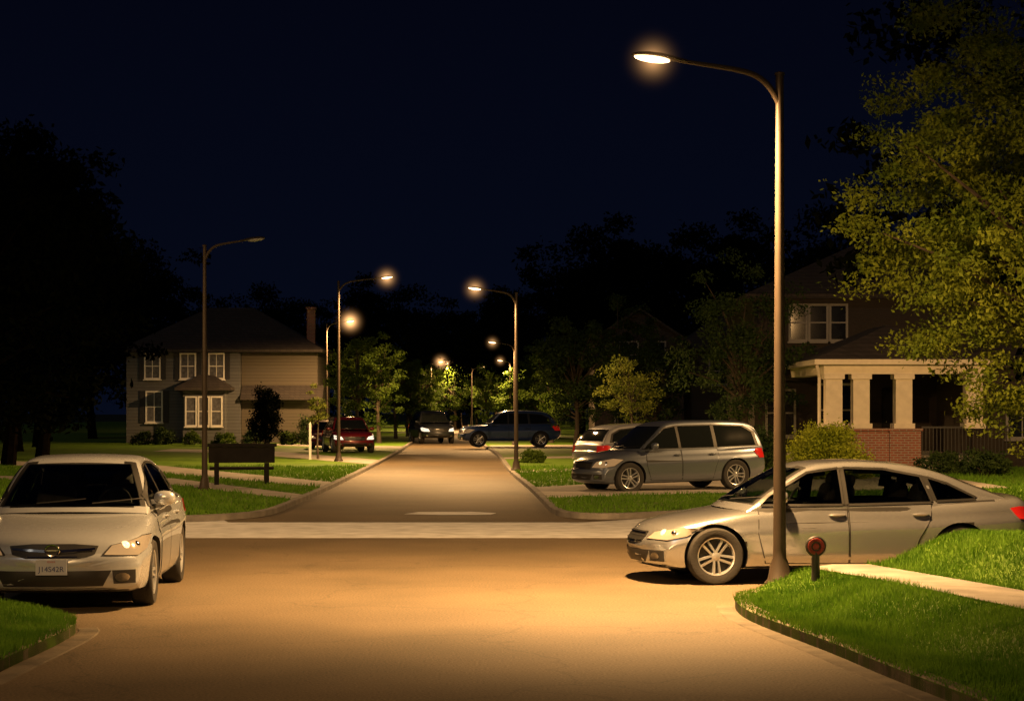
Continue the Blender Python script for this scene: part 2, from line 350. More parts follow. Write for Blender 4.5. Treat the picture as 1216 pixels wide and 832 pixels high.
def tree_meshes(H,rx,rz,cz,ncl,nper,leaf,m,tr=.12,clr=.22,seed=1,conic=0,zmin=-9,limbs=26,lobe=1.0,flat=.6,base=None,bark=None):
    rng=np.random.default_rng(seed); C=[];R=[]
    ph=rng.uniform(0,6,4)
    while len(C)<ncl:
        d=rng.normal(size=3); d/=np.linalg.norm(d); r=rng.uniform(.15,1)**.5
        az=math.atan2(d[1],d[0]); lob=1+lobe*(.18*math.sin(3*az+ph[0])+.15*math.sin(5*az+4*d[2]+ph[1]))
        taper=1-conic*max(0,d[2]*r)*.75
        c=(d[0]*rx*r*lob*taper,d[1]*rx*r*lob*taper,cz+d[2]*rz*r*(1+.12*math.sin(4*az+ph[2])))
        if c[2]<zmin: continue
        if base and c[2]<base(c): continue
        C.append(c); R.append(rx*clr*rng.uniform(.6,1.3))
    crown=mesh_quads('crown',leaf_mesh(C,R,nper,leaf,flat),m)
    mb=MB(); z0=cz-rz*.9; top=cz+rz*.5
    pts=[(0,0,-.1),(0,0,.15)]+[(rx*.05*math.sin(k*1.3+seed),rx*.05*math.cos(k*1.7+seed),.15+(top-.15)*k/5) for k in range(1,6)]
    mb.tube(pts,[tr*1.5,tr*1.1]+[tr*(1-.17*k) for k in range(1,6)],8)
    for c in C[:min(len(C),limbs)]:
        zb=max(.6,min(top*.9,z0+(c[2]-z0)*.45)); zb=max(zb,.5)
        a=Vector((0,0,zb)); b=Vector(c); mid=a.lerp(b,.5)+Vector((0,0,rz*.08))
        mb.tube([a,mid,b],[tr*.4,tr*.22,tr*.05],5)
    tmp=mb.obj('trunk',bark or BARK,smooth=True); tm=tmp.data; bpy.data.objects.remove(tmp)
    return tm,crown
def tree(x,y,z,meshes,label,cat='tree',rz=0,sc=1,group=None,name='tree'):
    t=thing(name,label,cat,(x,y,z),rz,group); t.scale=(sc,sc,sc)
    link('trunk',meshes[0],t); link('crown',meshes[1],t); return t
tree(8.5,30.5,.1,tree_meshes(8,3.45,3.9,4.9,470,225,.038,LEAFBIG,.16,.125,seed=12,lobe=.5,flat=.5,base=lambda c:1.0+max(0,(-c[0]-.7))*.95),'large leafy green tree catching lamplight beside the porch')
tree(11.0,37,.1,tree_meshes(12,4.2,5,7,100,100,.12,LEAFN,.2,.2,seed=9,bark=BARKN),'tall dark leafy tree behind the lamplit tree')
tree(3.75,64,.1,tree_meshes(4,1.15,1.1,2.5,50,80,.042,LEAFC,.05,.25,seed=5),'small airy yellow-green tree on the lawn')
tree(2.7,86,.1,tree_meshes(6,1.9,2.3,3.6,90,110,.07,LEAFB,.12,.25,seed=6),'round dark green tree at the roadside')
tree(7.6,66.5,.1,tree_meshes(7,2.0,2.9,3.9,100,120,.06,LEAFB,.14,.25,seed=7),'tall dark green tree in front of the brick house')
tree(6.2,88,.1,tree_meshes(6,1.8,2.2,3.0,80,110,.07,LEAFB,.12,.25,seed=17),'dark green tree by the gabled house')
tree(4.9,93,.1,tree_meshes(7,1.7,2.6,4.2,80,110,.07,LEAFB,.12,.25,seed=18),'dark green tree by the gabled house')
tree(-7.4,97,.1,tree_meshes(6,1.5,2.2,3.5,80,110,.065,LEAFM,.1,.25,seed=8),'green tree lit by the roadside lamp')
tree(-7.3,76,.1,tree_meshes(3,.5,.85,2.0,24,50,.045,LEAFC,.04,.35,seed=10),'young staked tree with pale trunk on the lawn')
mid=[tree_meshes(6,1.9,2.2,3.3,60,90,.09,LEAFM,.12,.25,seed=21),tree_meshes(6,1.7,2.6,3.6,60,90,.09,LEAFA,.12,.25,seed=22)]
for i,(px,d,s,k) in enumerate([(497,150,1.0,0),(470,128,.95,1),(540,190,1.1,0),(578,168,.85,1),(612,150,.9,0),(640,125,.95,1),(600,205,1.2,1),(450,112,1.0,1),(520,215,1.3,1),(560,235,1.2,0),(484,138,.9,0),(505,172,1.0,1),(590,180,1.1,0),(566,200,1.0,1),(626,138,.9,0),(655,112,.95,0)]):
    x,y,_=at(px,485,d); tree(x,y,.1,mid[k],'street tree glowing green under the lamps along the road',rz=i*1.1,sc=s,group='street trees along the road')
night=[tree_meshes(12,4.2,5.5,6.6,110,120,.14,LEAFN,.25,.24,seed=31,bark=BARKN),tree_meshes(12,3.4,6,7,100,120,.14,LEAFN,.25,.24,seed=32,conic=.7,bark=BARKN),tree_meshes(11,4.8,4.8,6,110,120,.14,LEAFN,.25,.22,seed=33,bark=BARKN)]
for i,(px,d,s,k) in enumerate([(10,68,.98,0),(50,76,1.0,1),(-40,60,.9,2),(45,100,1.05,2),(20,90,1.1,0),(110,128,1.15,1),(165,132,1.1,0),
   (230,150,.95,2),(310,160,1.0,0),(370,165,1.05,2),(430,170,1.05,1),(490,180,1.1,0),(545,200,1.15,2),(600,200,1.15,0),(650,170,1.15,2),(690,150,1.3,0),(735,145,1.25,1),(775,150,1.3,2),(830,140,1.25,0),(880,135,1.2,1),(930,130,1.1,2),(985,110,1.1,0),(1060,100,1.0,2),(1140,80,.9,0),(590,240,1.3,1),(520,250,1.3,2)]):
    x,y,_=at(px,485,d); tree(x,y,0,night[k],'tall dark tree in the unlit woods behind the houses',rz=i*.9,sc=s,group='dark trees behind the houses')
def shrub(x,y,rx,ry,h,m,label,n=60,nper=70,leaf=.035,z=.1,seed=1):
    rng=np.random.default_rng(seed); C=[];R=[]
    for i in range(n):
        a=rng.uniform(0,2*math.pi); t=rng.uniform(0,1)**.6; e=rng.uniform(0,1)
        rr=math.sqrt(max(0,1-e*e*.9)); C.append((math.cos(a)*rx*rr*t*.85,math.sin(a)*ry*rr*t*.85,h*(.08+.8*e*(.75+.25*t)))); R.append(min(h*.22,.35)*rng.uniform(.7,1.2))
    s=thing('shrub',label,'shrub',(x,y,z)); link('foliage',mesh_quads('foliage',leaf_mesh(C,R,nper,leaf,.9),m),s)
    mb=MB()
    for c in C[:10]: mb.tube([(c[0]*.1,c[1]*.1,-.05),(c[0]*.5,c[1]*.5,c[2]*.6),c],[.02,.015,.006],5)
    mb.obj('branches',BARK,s)
shrub(*at(982,485,55)[:2],1.35,1.0,1.55,LEAFY,'big rounded yellow-green shrub in front of the porch',180,130,.038,seed=2)
shrub(*at(633,485,71)[:2],.5,.4,.55,LEAFA,'small clipped round shrub on the lawn edge',seed=3)
shrub(*at(800,485,63)[:2],.7,.6,1.2,LEAFC,'small yellow-green shrub on the lawn',seed=4)
shrub(*at(316,485,104)[:2],1.0,.8,3.5,LEAFN,'tall dark evergreen shrub by the house corner',90,90,.06,seed=5)
for i,(px,r,h,m) in enumerate([(195,.8,1.0,LEAFB),(228,.7,.8,LEAFA),(268,.9,.7,LEAFA),(300,.7,.9,LEAFB),(345,1.0,.8,LEAFA),(365,.6,1.7,LEAFB),(170,.7,.8,LEAFB)]):
    shrub(*at(px,485,106)[:2],r,.6,h,m,'low garden shrub along the house front',40,60,.05,seed=20+i)
for i,(px,d,r,h,m) in enumerate([(905,62,.9,1.4,LEAFB),(1120,58,1.1,.7,LEAFB),(1170,57,1.0,.8,LEAFB),(850,64,.8,.9,LEAFB)]):
    shrub(*at(px,485,d)[:2],r,.6,h,m,'dark garden shrub beside the house',50,60,.05,seed=40+i)

# ---------------------------------------------------------------- street lamps
def street_lamp(x,y,H,arm,label,lit=True,power=1500,z=.1,r=.07,tilt=(0,0),hl=.5,cone=160,col=(1,.55,.20),blend=.4,rise=.42,up=.12,glow=.4,hk=12,hang=.22):
    t=thing('street_lamp',label,'street lamp',(x,y,z),0,'street lamps along the road')
    ax=Vector((arm[0],arm[1],0)); al=ax.length; u=ax.normalized()
    mb=MB(); mb.lathe([(.0,.0),(r*2.3,0),(r*2.3,.05),(r*1.8,.09),(r*1.4,.25),(r*1.02,.32),(r*1.0,.4)],20)
    arm_h=rise
    mb.tube([(0,0,.05),(0,0,H*.5),(0,0,H-arm_h)],[r,r*.8,r*.6],14)
    mb.lathe([(r*.75,H-.08-.0),(r*.75,H-.05),(0,H-.03)],12); 
    mb.tube([(0,0,H-arm_h-.02),(0,0,H-.06)],[r*.6,r*.6],12)
    mb.obj('pole',POLE,t,smooth=True)
    mb=MB(); pts=[];rad=[]
    for k in range(19):
        s=(k/18)**1.3
        pts.append(tuple(u*(al*s)+Vector((0,0,H-arm_h+(arm_h+.04)*(.72*(1-(1-s)**8)+.28*s)))))
        rad.append(r*(.48-.18*s))
    mb.tube(pts,rad,10); mb.obj('arm',POLE,t,smooth=True)
    e=Vector(pts[-1]); M=Matrix.Translation(e)@Matrix.Rotation(math.atan2(u.y,u.x),4,'Z')@Matrix.Rotation(-up,4,'Y')
    mb=MB(); n=16; V=[];Fc=[]
    prof=[(-.1,.028,.028,0),(0,.04,.035,0),(.08,.08,.04,.006),(.2,.115,.045,.008),(.34,.115,.042,.006),(.45,.085,.03,.0),(.5,.04,.016,-.005)]
    for (px_,wy,hz,cz) in prof:
        for k in range(n):
            a=2*math.pi*k/n; zz=math.sin(a)*hz; zz=zz if zz>0 else zz*.45
            V.append(M@Vector((px_*hl/.5,math.cos(a)*wy,zz+cz)))
    for i in range(len(prof)-1):
        for k in range(n): Fc.append((i*n+k,i*n+(k+1)%n,(i+1)*n+(k+1)%n,(i+1)*n+k))
    Fc.append(tuple(range(n-1,-1,-1))); Fc.append(tuple((len(prof)-1)*n+k for k in range(n)))
    mb.add(V,Fc); mb.obj('lamp_head',HEADM,t,smooth=True)
    mb=MB(); mb.ball((0,0,0),(.20*hl/.5,.095,.038),16); mb.v=[tuple(M@(Vector(p)+Vector((.28*hl/.5,0,-.020)))) for p in mb.v]
    mb.obj('lens',LENS if lit else LENSOFF,t,smooth=True)
    if lit:
        ld=bpy.data.lights.new('lamp_light','SPOT'); ld.energy=power; ld.color=col; ld.spot_size=math.radians(cone); ld.spot_blend=blend; ld.shadow_soft_size=.12
        lo=bpy.data.objects.new('lamp_light',ld); COL.objects.link(lo); lo.parent=t
        lo.location=M@Vector((.27*hl/.5,0,-hang)); lo.rotation_euler=(tilt[0],tilt[1],0)
        if glow:
            mb=MB(); mb.ball((0,0,0),(glow,glow,glow),24); mb.obj('painted_glow',glow_mat('painted_glow',glow,hk),t,loc=M@Vector((.27*hl/.5,0,-.03)))  # glow painted as an emissive ball around the lamp head
    return t
street_lamp(2.88,21.75,5.58,(-1.12,-.25),'lit bronze street lamp beside the silver sedan',power=11500,z=.08,r=.072,tilt=(.42,-.02),cone=166,blend=.75,rise=.40,up=.10,glow=.5,hk=8)
x,y,_=at(243,585,47); street_lamp(x,y,5.75,(.95,-.2),'unlit street lamp on the lawn near the bench',lit=False)
x,y,_=at(402,548,73); street_lamp(x,y,6.55,(1.5,-.3),'lit street lamp at the road edge near the red car',power=7500,cone=168,glow=.8,hk=7)
x,y,_=at(613,560,62); street_lamp(x,y,5.5,(-1.0,-.3),'lit street lamp at the kerb beyond the minivan',power=4300,cone=168,glow=.7,hk=7)
x,y,_=at(388,530,106); street_lamp(x,y,6.4,(1.0,-.3),'lit street lamp farther along the road',power=7500,cone=176,glow=1.2,hk=12)
x,y,_=at(611,530,106); street_lamp(x,y,5.3,(-.9,-.3),'lit street lamp farther along the road',power=4500,cone=172,glow=.7,hk=6)
x,y,_=at(512,510,176); street_lamp(x,y,5.9,(.6,-.3),'distant lit street lamp among the trees',power=10000,cone=178,glow=1.3,hk=9)
x,y,_=at(541,508,190); street_lamp(x,y,6.1,(-.6,-.3),'distant lit street lamp among the trees',power=8000,cone=178,glow=1.1,hk=7)
x,y,_=at(560,508,150); street_lamp(x,y,4.9,(.5,-.2),'distant unlit street lamp',lit=False)
x,y,_=at(606,516,150); street_lamp(x,y,5.4,(-.5,-.2),'distant lit street lamp beside the road',power=6000,cone=178,glow=.8,hk=5)
x,y,_=at(548,505,225); street_lamp(x,y,5.2,(-.6,-.2),'distant lit street lamp at the end of the road',power=8000,cone=178,glow=1.0,hk=6)
# unseen lamps added to light the sedan front, porch and left lawn
street_lamp(-6.2,5.0,6.0,(1.2,0),'added unseen lamp lighting the front of the white sedan',power=2900,tilt=(.88,-.1),cone=108,blend=.7,glow=0)
street_lamp(13.8,45.5,6.0,(-1.2,.3),'added unseen lamp lighting the porch and its shrub',power=5000,cone=172,glow=0,tilt=(.3,0))
street_lamp(-14.5,38.5,6.0,(1.2,.3),'added unseen lamp lighting the left lawn',power=2600,cone=168,glow=0,tilt=(.3,0))

# ---------------------------------------------------------------- cars
def herm(tab,x):
    X=[t[0] for t in tab];Y=[t[1] for t in tab]
    if x<=X[0]: return Y[0]
    if x>=X[-1]: return Y[-1]
    i=max(k for k in range(len(X)-1) if X[k]<=x)
    def sl(k):
        if k==0: return (Y[1]-Y[0])/(X[1]-X[0])
        if k==len(X)-1: return (Y[-1]-Y[-2])/(X[-1]-X[-2])
        a=(Y[k]-Y[k-1])/(X[k]-X[k-1]); b=(Y[k+1]-Y[k])/(X[k+1]-X[k])
        return 0 if a*b<=0 else 2*a*b/(a+b)
    h=X[i+1]-X[i]; t=(x-X[i])/h
    return (2*t**3-3*t*t+1)*Y[i]+(t**3-2*t*t+t)*h*sl(i)+(-2*t**3+3*t*t)*Y[i+1]+(t**3-t*t)*h*sl(i+1)
SEDAN=dict(x0=-2.40,x1=2.34,W=.91,
 zt=[(-2.4,.78),(-2.33,.93),(-2.2,1.0),(-1.7,1.0),(-1.0,.97),(0,.94),(.8,.93),(1.1,.91),(1.5,.85),(1.9,.79),(2.15,.73),(2.28,.66),(2.34,.56)],
 zb=[(-2.4,.40),(-2.3,.30),(-1.8,.22),(0,.19),(1.8,.19),(2.2,.19),(2.34,.24)],
 w=[(-2.4,.80),(-2.2,.86),(-1.4,.905),(0,.895),(1.4,.91),(2.0,.88),(2.34,.82)],
 zr=[(-2.0,.98),(-1.5,1.18),(-1.1,1.33),(-.6,1.425),(-.1,1.455),(.3,1.43),(.6,1.34),(1.0,1.11),(1.32,.90)],
 yb=.83,tum=.45,belt=.93,xf=1.42,xr=-1.36,r=.335,
 wins=[[(1.0,.965),(.90,1.06),(.42,1.325),(.05,1.375),(.05,.965)],[(-.03,.965),(-.03,1.38),(-.5,1.365),(-.93,1.28),(-1.02,.985)],[(-1.1,1.0),(-1.03,1.26),(-1.25,1.19),(-1.58,1.02)]],
 trim=[(1.08,.945),(.93,1.09),(.43,1.355),(.05,1.405),(-.5,1.395),(-1.0,1.30),(-1.3,1.205),(-1.68,.99),(-1.0,.955)],
 doors=[[(.86,.26),(.98,.60),(.96,.90),(.0,.925),(-.01,.25)],[(-.035,.25),(-.03,.925),(-1.02,.945),(-1.0,.78),(-.86,.55),(-.74,.25)]],
 ws=[(-.70,.975),(.70,.975),(.66,1.10),(.53,1.385),(-.53,1.385),(-.66,1.10)],
 rw=[(-.62,1.08),(.62,1.08),(.52,1.36),(-.52,1.36)],
 head=[(2.30,.50,.56),(2.12,.80,.545),(1.9,.90,.60),(1.62,.90,.72),(1.85,.80,.72),(2.2,.55,.645)],
 tail=[(-2.38,.55,.72),(-2.38,.55,.88),(-2.15,.88,.92),(-2.04,.9,.90),(-2.12,.9,.77)],
 grille=[(-.43,.645),(-.2,.665),(.2,.665),(.43,.645),(.40,.565),(.26,.53),(-.26,.53),(-.40,.565)],
 intake=[(-.56,.41),(.56,.41),(.48,.26),(-.48,.26)],platez=(.38,.52),handle_z=.83,handles=[.12,-.88],mir=(.80,1.0))
SUV=dict(x0=-2.40,x1=2.34,W=.94,
 zt=[(-2.4,.80),(-2.36,1.0),(-2.2,1.10),(-1.0,1.08),(0,1.06),(.8,1.05),(1.2,1.04),(1.5,1.0),(1.9,.94),(2.15,.87),(2.28,.78),(2.34,.62)],
 zb=[(-2.4,.48),(-2.3,.36),(-1.8,.26),(0,.24),(1.8,.24),(2.2,.26),(2.34,.32)],
 w=[(-2.4,.84),(-2.2,.89),(-1.4,.935),(0,.93),(1.4,.94),(2.0,.91),(2.34,.84)],
 zr=[(-2.36,1.06),(-2.28,1.35),(-2.15,1.6),(-1.9,1.70),(-1.2,1.745),(-.3,1.755),(.2,1.73),(.5,1.64),(.9,1.38),(1.35,1.04)],
 yb=.86,tum=.30,belt=1.05,xf=1.46,xr=-1.42,r=.36,
 wins=[[(1.02,1.10),(.93,1.20),(.42,1.58),(.12,1.63),(.12,1.10)],[(.04,1.10),(.04,1.635),(-.85,1.64),(-.85,1.10)],[(-.95,1.10),(-.95,1.635),(-1.75,1.60),(-2.0,1.45),(-2.05,1.12)]],
 trim=[(1.1,1.08),(.96,1.23),(.43,1.61),(.1,1.66),(-.9,1.67),(-1.8,1.63),(-2.08,1.46),(-2.13,1.09)],
 doors=[[(.90,.32),(1.02,.7),(1.0,1.04),(.08,1.05),(.07,.31)],[(.045,.31),(.05,1.05),(-.92,1.06),(-.95,.85),(-.85,.6),(-.78,.31)]],
 ws=[(-.74,1.10),(.74,1.10),(.70,1.25),(.60,1.64),(-.60,1.64),(-.70,1.25)],
 rw=[(-.68,1.18),(.68,1.18),(.60,1.56),(-.60,1.56)],
 head=[(2.30,.52,.66),(2.12,.80,.66),(1.9,.92,.70),(1.65,.92,.85),(1.85,.82,.88),(2.2,.58,.80)],
 tail=[(-2.38,.66,.80),(-2.38,.66,1.02),(-2.1,.9,1.05),(-2.0,.92,.98),(-2.1,.92,.8)],
 grille=[(-.46,.80),(.46,.80),(.44,.62),(-.44,.62)],
 intake=[(-.55,.50),(.55,.50),(.48,.36),(-.48,.36)],platez=(.46,.59),handle_z=.93,handles=[.18,-.78],mir=(.82,1.12))
SUVB=copy.deepcopy(SUV)   # shorter-roofed suv with a rising beltline
SUVB['zr']=[(-2.30,1.08),(-2.1,1.36),(-1.85,1.58),(-1.5,1.68),(-.9,1.73),(-.2,1.745),(.2,1.72),(.5,1.62),(.85,1.38),(1.15,1.12)]
SUVB['zt']=[(-2.4,.85),(-2.36,1.03),(-2.2,1.12),(-1.0,1.10),(0,1.07),(.8,1.07),(1.2,1.06),(1.6,1.03),(2.0,.98),(2.2,.91),(2.3,.82),(2.34,.66)]
SUVB['zb']=[(-2.4,.52),(-2.3,.42),(-1.8,.32),(0,.30),(1.8,.30),(2.2,.32),(2.34,.38)]
SUVB['wins']=[[(.92,1.12),(.84,1.22),(.42,1.55),(.12,1.61),(.12,1.12)],[(.04,1.12),(.04,1.615),(-.80,1.60),(-.85,1.13)],[(-.95,1.13),(-.90,1.59),(-1.45,1.54),(-1.75,1.40),(-1.85,1.16)]]
SUVB['trim']=[(1.0,1.10),(.88,1.24),(.43,1.585),(.1,1.64),(-.85,1.63),(-1.5,1.57),(-1.82,1.42),(-1.95,1.12)]
SUVB['ws']=[(-.74,1.13),(.74,1.13),(.70,1.27),(.60,1.61),(-.60,1.61),(-.70,1.27)]
SUVB['r']=.39
SEDANB=copy.deepcopy(SEDAN); SEDANB['xf']=1.555; SEDANB['r']=.325; SEDANB['doors'][0]=[(.97,.26),(1.06,.60),(1.04,.90),(.0,.925),(-.01,.25)]
SEDANB['zt']=[(-2.4,.80),(-2.33,.95),(-2.2,1.02),(-1.7,1.01),(-1.0,.97),(0,.935),(.8,.92),(1.1,.90),(1.5,.84),(1.9,.775),(2.15,.715),(2.28,.645),(2.34,.55)]
SEDANB['zr']=[(-2.15,.98),(-1.7,1.15),(-1.2,1.33),(-.7,1.43),(-.2,1.46),(.25,1.435),(.6,1.33),(1.0,1.12),(1.36,.88)]
SEDANB['head']=[(2.30,.52,.55),(2.12,.80,.54),(1.95,.90,.585),(1.78,.90,.665),(1.93,.80,.685),(2.2,.56,.63)]
SEDANB['grille']=[(-.42,.63),(.42,.63),(.40,.51),(.30,.48),(-.30,.48),(-.40,.51)]
WHEELCACHE={}
def wheel_parts(r):
    if r in WHEELCACHE: return WHEELCACHE[r]
    out=[]
    mb=MB(); mb.lathe([(0,-.06),(r*.62,-.06),(r*.62,.035),(0,.035)],28,'y'); o=mb.obj('w',BLACK,smooth=True); out.append(o.data); bpy.data.objects.remove(o)
    mb=MB(); ri=r*.66; mb.lathe([(ri,-.10),(r*.9,-.112),(r*.985,-.085),(r,-.05),(r,.05),(r*.985,.085),(r*.93,.108),(r*.80,.112),(ri,.095),(ri,-.10)],40,'y'); o=mb.obj('t',TYRE,smooth=True); out.append(o.data); bpy.data.objects.remove(o)
    mb=MB(); mb.lathe([(ri*1.0,.06),(ri*1.01,.098),(ri*.95,.092),(ri*.91,.05),(ri*.91,-.05)],40,'y')
    mb.lathe([(r*.17,.04),(r*.16,.075),(r*.10,.085),(0,.086)],20,'y')
    for k in range(5):
        M=Matrix.Rotation(2*math.pi*k/5+.31,4,'Y')
        for sgn in (-1,1):
            v=[Vector(p) for p in ((r*.08,.045,sgn*r*.02),(r*.08,.08,sgn*r*.03),(r*.08,.045,sgn*r*.11),(r*.08,.078,sgn*r*.10),(ri*.95,.05,sgn*r*.07),(ri*.95,.088,sgn*r*.075),(ri*.95,.05,sgn*r*.165),(ri*.95,.085,sgn*r*.155))]
            f=[(0,1,5,4),(1,3,7,5),(3,2,6,7),(2,0,4,6),(0,2,3,1),(4,5,7,6)]
            if sgn<0: f=[q[::-1] for q in f]
            mb.add([M@p for p in v],f)
    o=mb.obj('r',ALLOY,smooth=True); out.append(o.data); bpy.data.objects.remove(o)
    WHEELCACHE[r]=out; return out
def cut_arches(hme,axles,r,rc):
    def ok(hm):
        bt=bmesh.new(); bt.from_mesh(hm)
        if not bt.faces or max(abs(v.co.y) for v in bt.verts)>1.05: bt.free(); return False
        tb=BVHTree.FromBMesh(bt); bt.free()
        for ax in axles:
            for s in (1,-1):
                for dz in (0,.2,-.05):
                    h_=tb.ray_cast(Vector((ax+.03,s*3,r+dz)),Vector((0,-s,0)))[0]
                    if h_ is not None and abs(h_.y)>.64: return False
        h_=tb.ray_cast(Vector((0.03,3,.5)),Vector((0,-1,0)))[0]
        return h_ is not None and abs(h_.y)>.6
    for attempt in range(8):
        hull=link('hull',hme); cuts=[]; jt=.0037*attempt+.011; ro=.05+.031*attempt
        for ax in axles:
            for s in (1,-1):
                cm=MB(); ya,yb_=(.50+jt,1.3) if s>0 else (-1.3,-.50-jt); n=36; vv=[]
                for yv in (ya,yb_):
                    for k in range(n): a=2*math.pi*k/n+ro; vv.append((ax+.0013*attempt+rc*math.cos(a),yv,r+rc*math.sin(a)))
                cm.add(vv,[(k,(k+1)%n,n+(k+1)%n,n+k) for k in range(n)]+[tuple(range(n-1,-1,-1)),tuple(range(n,2*n))])
                cut=cm.obj('cut',BLACK); bm=bmesh.new(); bm.from_mesh(cut.data); bmesh.ops.recalc_face_normals(bm,faces=bm.faces); bm.to_mesh(cut.data); bm.free(); cuts.append(cut)
                md=hull.modifiers.new('b','BOOLEAN'); md.operation='DIFFERENCE'; md.object=cut; md.solver='EXACT' if attempt<6 else 'FAST'
                if attempt in (2,3,5): md.use_self=True
                if attempt in (4,5): md.use_hole_tolerant=True
        bpy.context.view_layer.update(); dg=bpy.context.evaluated_depsgraph_get()
        hm=bpy.data.meshes.new_from_object(hull.evaluated_get(dg)); bpy.data.objects.remove(hull)
        for c in cuts: bpy.data.objects.remove(c)
        if ok(hm): return hm
    bm=bmesh.new(); bm.from_mesh(hme)
    bmesh.ops.subdivide_edges(bm,edges=[e for e in bm.edges if any(math.hypot(v.co.x-ax,v.co.z-r)<rc*1.5 for v in e.verts for ax in axles)],cuts=3,use_grid_fill=True)
    dl=[f for f in bm.faces if any(math.hypot(f.calc_center_median().x-ax,f.calc_center_median().z-r)<rc for ax in axles) and abs(f.calc_center_median().y)>.5]
    bmesh.ops.delete(bm,geom=dl,context='FACES')
    for ax in axles:
        for s in (1,-1):
            n=24; A=[bm.verts.new((ax+rc*math.cos(math.pi*(1.1*k/n-.05)),s*.5,r+rc*math.sin(math.pi*(1.1*k/n-.05)))) for k in range(n+1)]
            B=[bm.verts.new((v.co.x,s*.89,v.co.z)) for v in A]
            for k in range(n): bm.faces.new((A[k],A[k+1],B[k+1],B[k]))
            bm.faces.new(A)
    hm=bpy.data.meshes.new('h'); bm.to_mesh(hm); bm.free(); return hm
def build_car(label,cat,loc,rz,SP,P,kx=1,kz=1,plate=None,group=None,wscale=1,emblem=False,pitch=0,scale=1,interior=False,HL_=None):
    car=thing('parked_car',label,cat,loc,rz,group or 'cars parked along the street'); car.rotation_euler=(0,pitch,rz); car.scale=(scale,)*3
    zz=lambda z:z*kz
    GL=CLEAR if interior else GLASS; HL_=HL_ or HLENS
    x0,x1=SP['x0'],SP['x1']; HALF=[(0,0),(.6,0),(.85,0.0),(.945,.045),(.98,.16),(.993,.32),(1.0,.48),(1.004,.60),(1.0,.66),(.975,.72),(.962,.80),(.945,.89),(.90,.955),(.82,.99),(.62,1.015),(.3,1.03),(0,1.035)]
    def deform(x,y,z,gh=False):
        q=(abs(y)/.9)**2.3
        if gh: x2=x-.17*(abs(y)/.75)**2*sst(x,.2,.9)+.10*(abs(y)/.75)**2*sst(-x,.9,1.6)
        else: x2=x-.30*q*sst(x,1.2,2.34)+.16*q*sst(-x,1.4,2.4)
        return (x2*kx,y*wscale,zz(z))
    ns=46; V=[];Fc=[]; nr=len(HALF)*2-2
    def ring(x,sc=1,dx=0):
        zt=herm(SP['zt'],x); zb=herm(SP['zb'],x); w=herm(SP['w'],x); h=zt-zb; zm=(zt+zb)/2; R=[]
        for a,b in HALF: R.append((a*w,zb+b*h))
        R=R+[(-a,b) for a,b in R[-2:0:-1]]
        return [deform(x+dx,y*(1-(1-sc)*.5) if sc>.5 else y*sc*1.5,zm+(z-zm)*sc) for y,z in R]
    for sc,dx in ((.35,-.045),(.75,-.035),(.93,-.015)): V+=ring(x0,sc,dx)
    for i in range(ns+1):
        t=-1+2*i/ns; V+=ring((x0+x1)/2+(x1-x0)/2*math.sin(math.pi/2*t))
    for sc,dx in ((.93,.015),(.75,.035),(.35,.045)): V+=ring(x1,sc,dx)
    nn=ns+7
    for i in range(nn-1):
        for k in range(nr): Fc.append((i*nr+k,(i+1)*nr+k,(i+1)*nr+(k+1)%nr,i*nr+(k+1)%nr))
    c0=len(V); V.append((x0*kx-.05,0,zz(.6))); V.append((x1*kx+.05,0,zz(.45)))
    for k in range(nr): Fc.append((c0,k,(k+1)%nr)); Fc.append((c0+1,(nn-1)*nr+(k+1)%nr,(nn-1)*nr+k))
    hme=bpy.data.meshes.new('hull'); hme.from_pydata(V,[],Fc); bm=bmesh.new(); bm.from_mesh(hme); bmesh.ops.recalc_face_normals(bm,faces=bm.faces); bm.to_mesh(hme); bm.free()
    rc=SP['r']+.04; r=SP['r']; axles=(SP['xf']*kx,SP['xr']*kx)
    hm=cut_arches(hme,axles,r,rc)
    gx0,gx1=SP['zr'][0][0],SP['zr'][-1][0]; ng=64 if interior else 40; GV=[];GF=[]; K=None
    for i in range(ng+1):
        t=-1+2*i/ng; x=(gx0+gx1)/2+(gx1-gx0)/2*math.sin(math.pi/2*t); zr=herm(SP['zr'],x); zb=herm(SP['zt'],x)-.06; h=max(.012,zr-zb)
        yb=SP['yb']*(1-.05*sst(x,.6,1.4)-.07*sst(-x,.9,2.2)); ys=lambda z:yb-SP['tum']*max(0,(z-SP['belt']))-.12*max(0,(z-SP['belt']))**2
        rr=min(.085,h*.45); top=zb+h; R=[(ys(zb),zb)]
        for f in ((.1,.2,.3,.4,.5,.6,.7,.8,.9,1) if interior else (.2,.4,.6,.8,1)): z=zb+(h-rr)*f; R.append((ys(z),z))
        Yt=ys(top-rr); 
        for a in (.35,.7,1.05,1.4): R.append((Yt-rr*.95*(1-math.cos(a)),top-rr+rr*math.sin(a)))
        R+=[(Yt*q,top+.025*(1-q*q)) for q in ((.8,.7,.6,.5,.4,.3,.2,.1,0) if interior else (.7,.4,0))]
        full=R+[(-a,b) for a,b in R[-2::-1]]; K=len(full)
        GV+=[deform(x,y,z,True) for y,z in full]
    for i in range(ng):
        for k in range(K-1 if interior else K): GF.append((i*K+k,(i+1)*K+k,(i+1)*K+(k+1)%K,i*K+(k+1)%K))
    bm=bmesh.new(); bm.from_mesh(hm); nh=len(bm.faces); gm=bpy.data.meshes.new('g'); gm.from_pydata(GV,[],GF)
    b2=bmesh.new(); b2.from_mesh(gm)
    if not interior: bmesh.ops.recalc_face_normals(b2,faces=b2.faces)
    else:
        for f in b2.faces:
            c=f.calc_center_median()
            if f.normal.dot(Vector((0,c.y,c.z-.9)))<0: f.normal_flip()
    b2.to_mesh(gm); b2.free(); bm.from_mesh(gm)
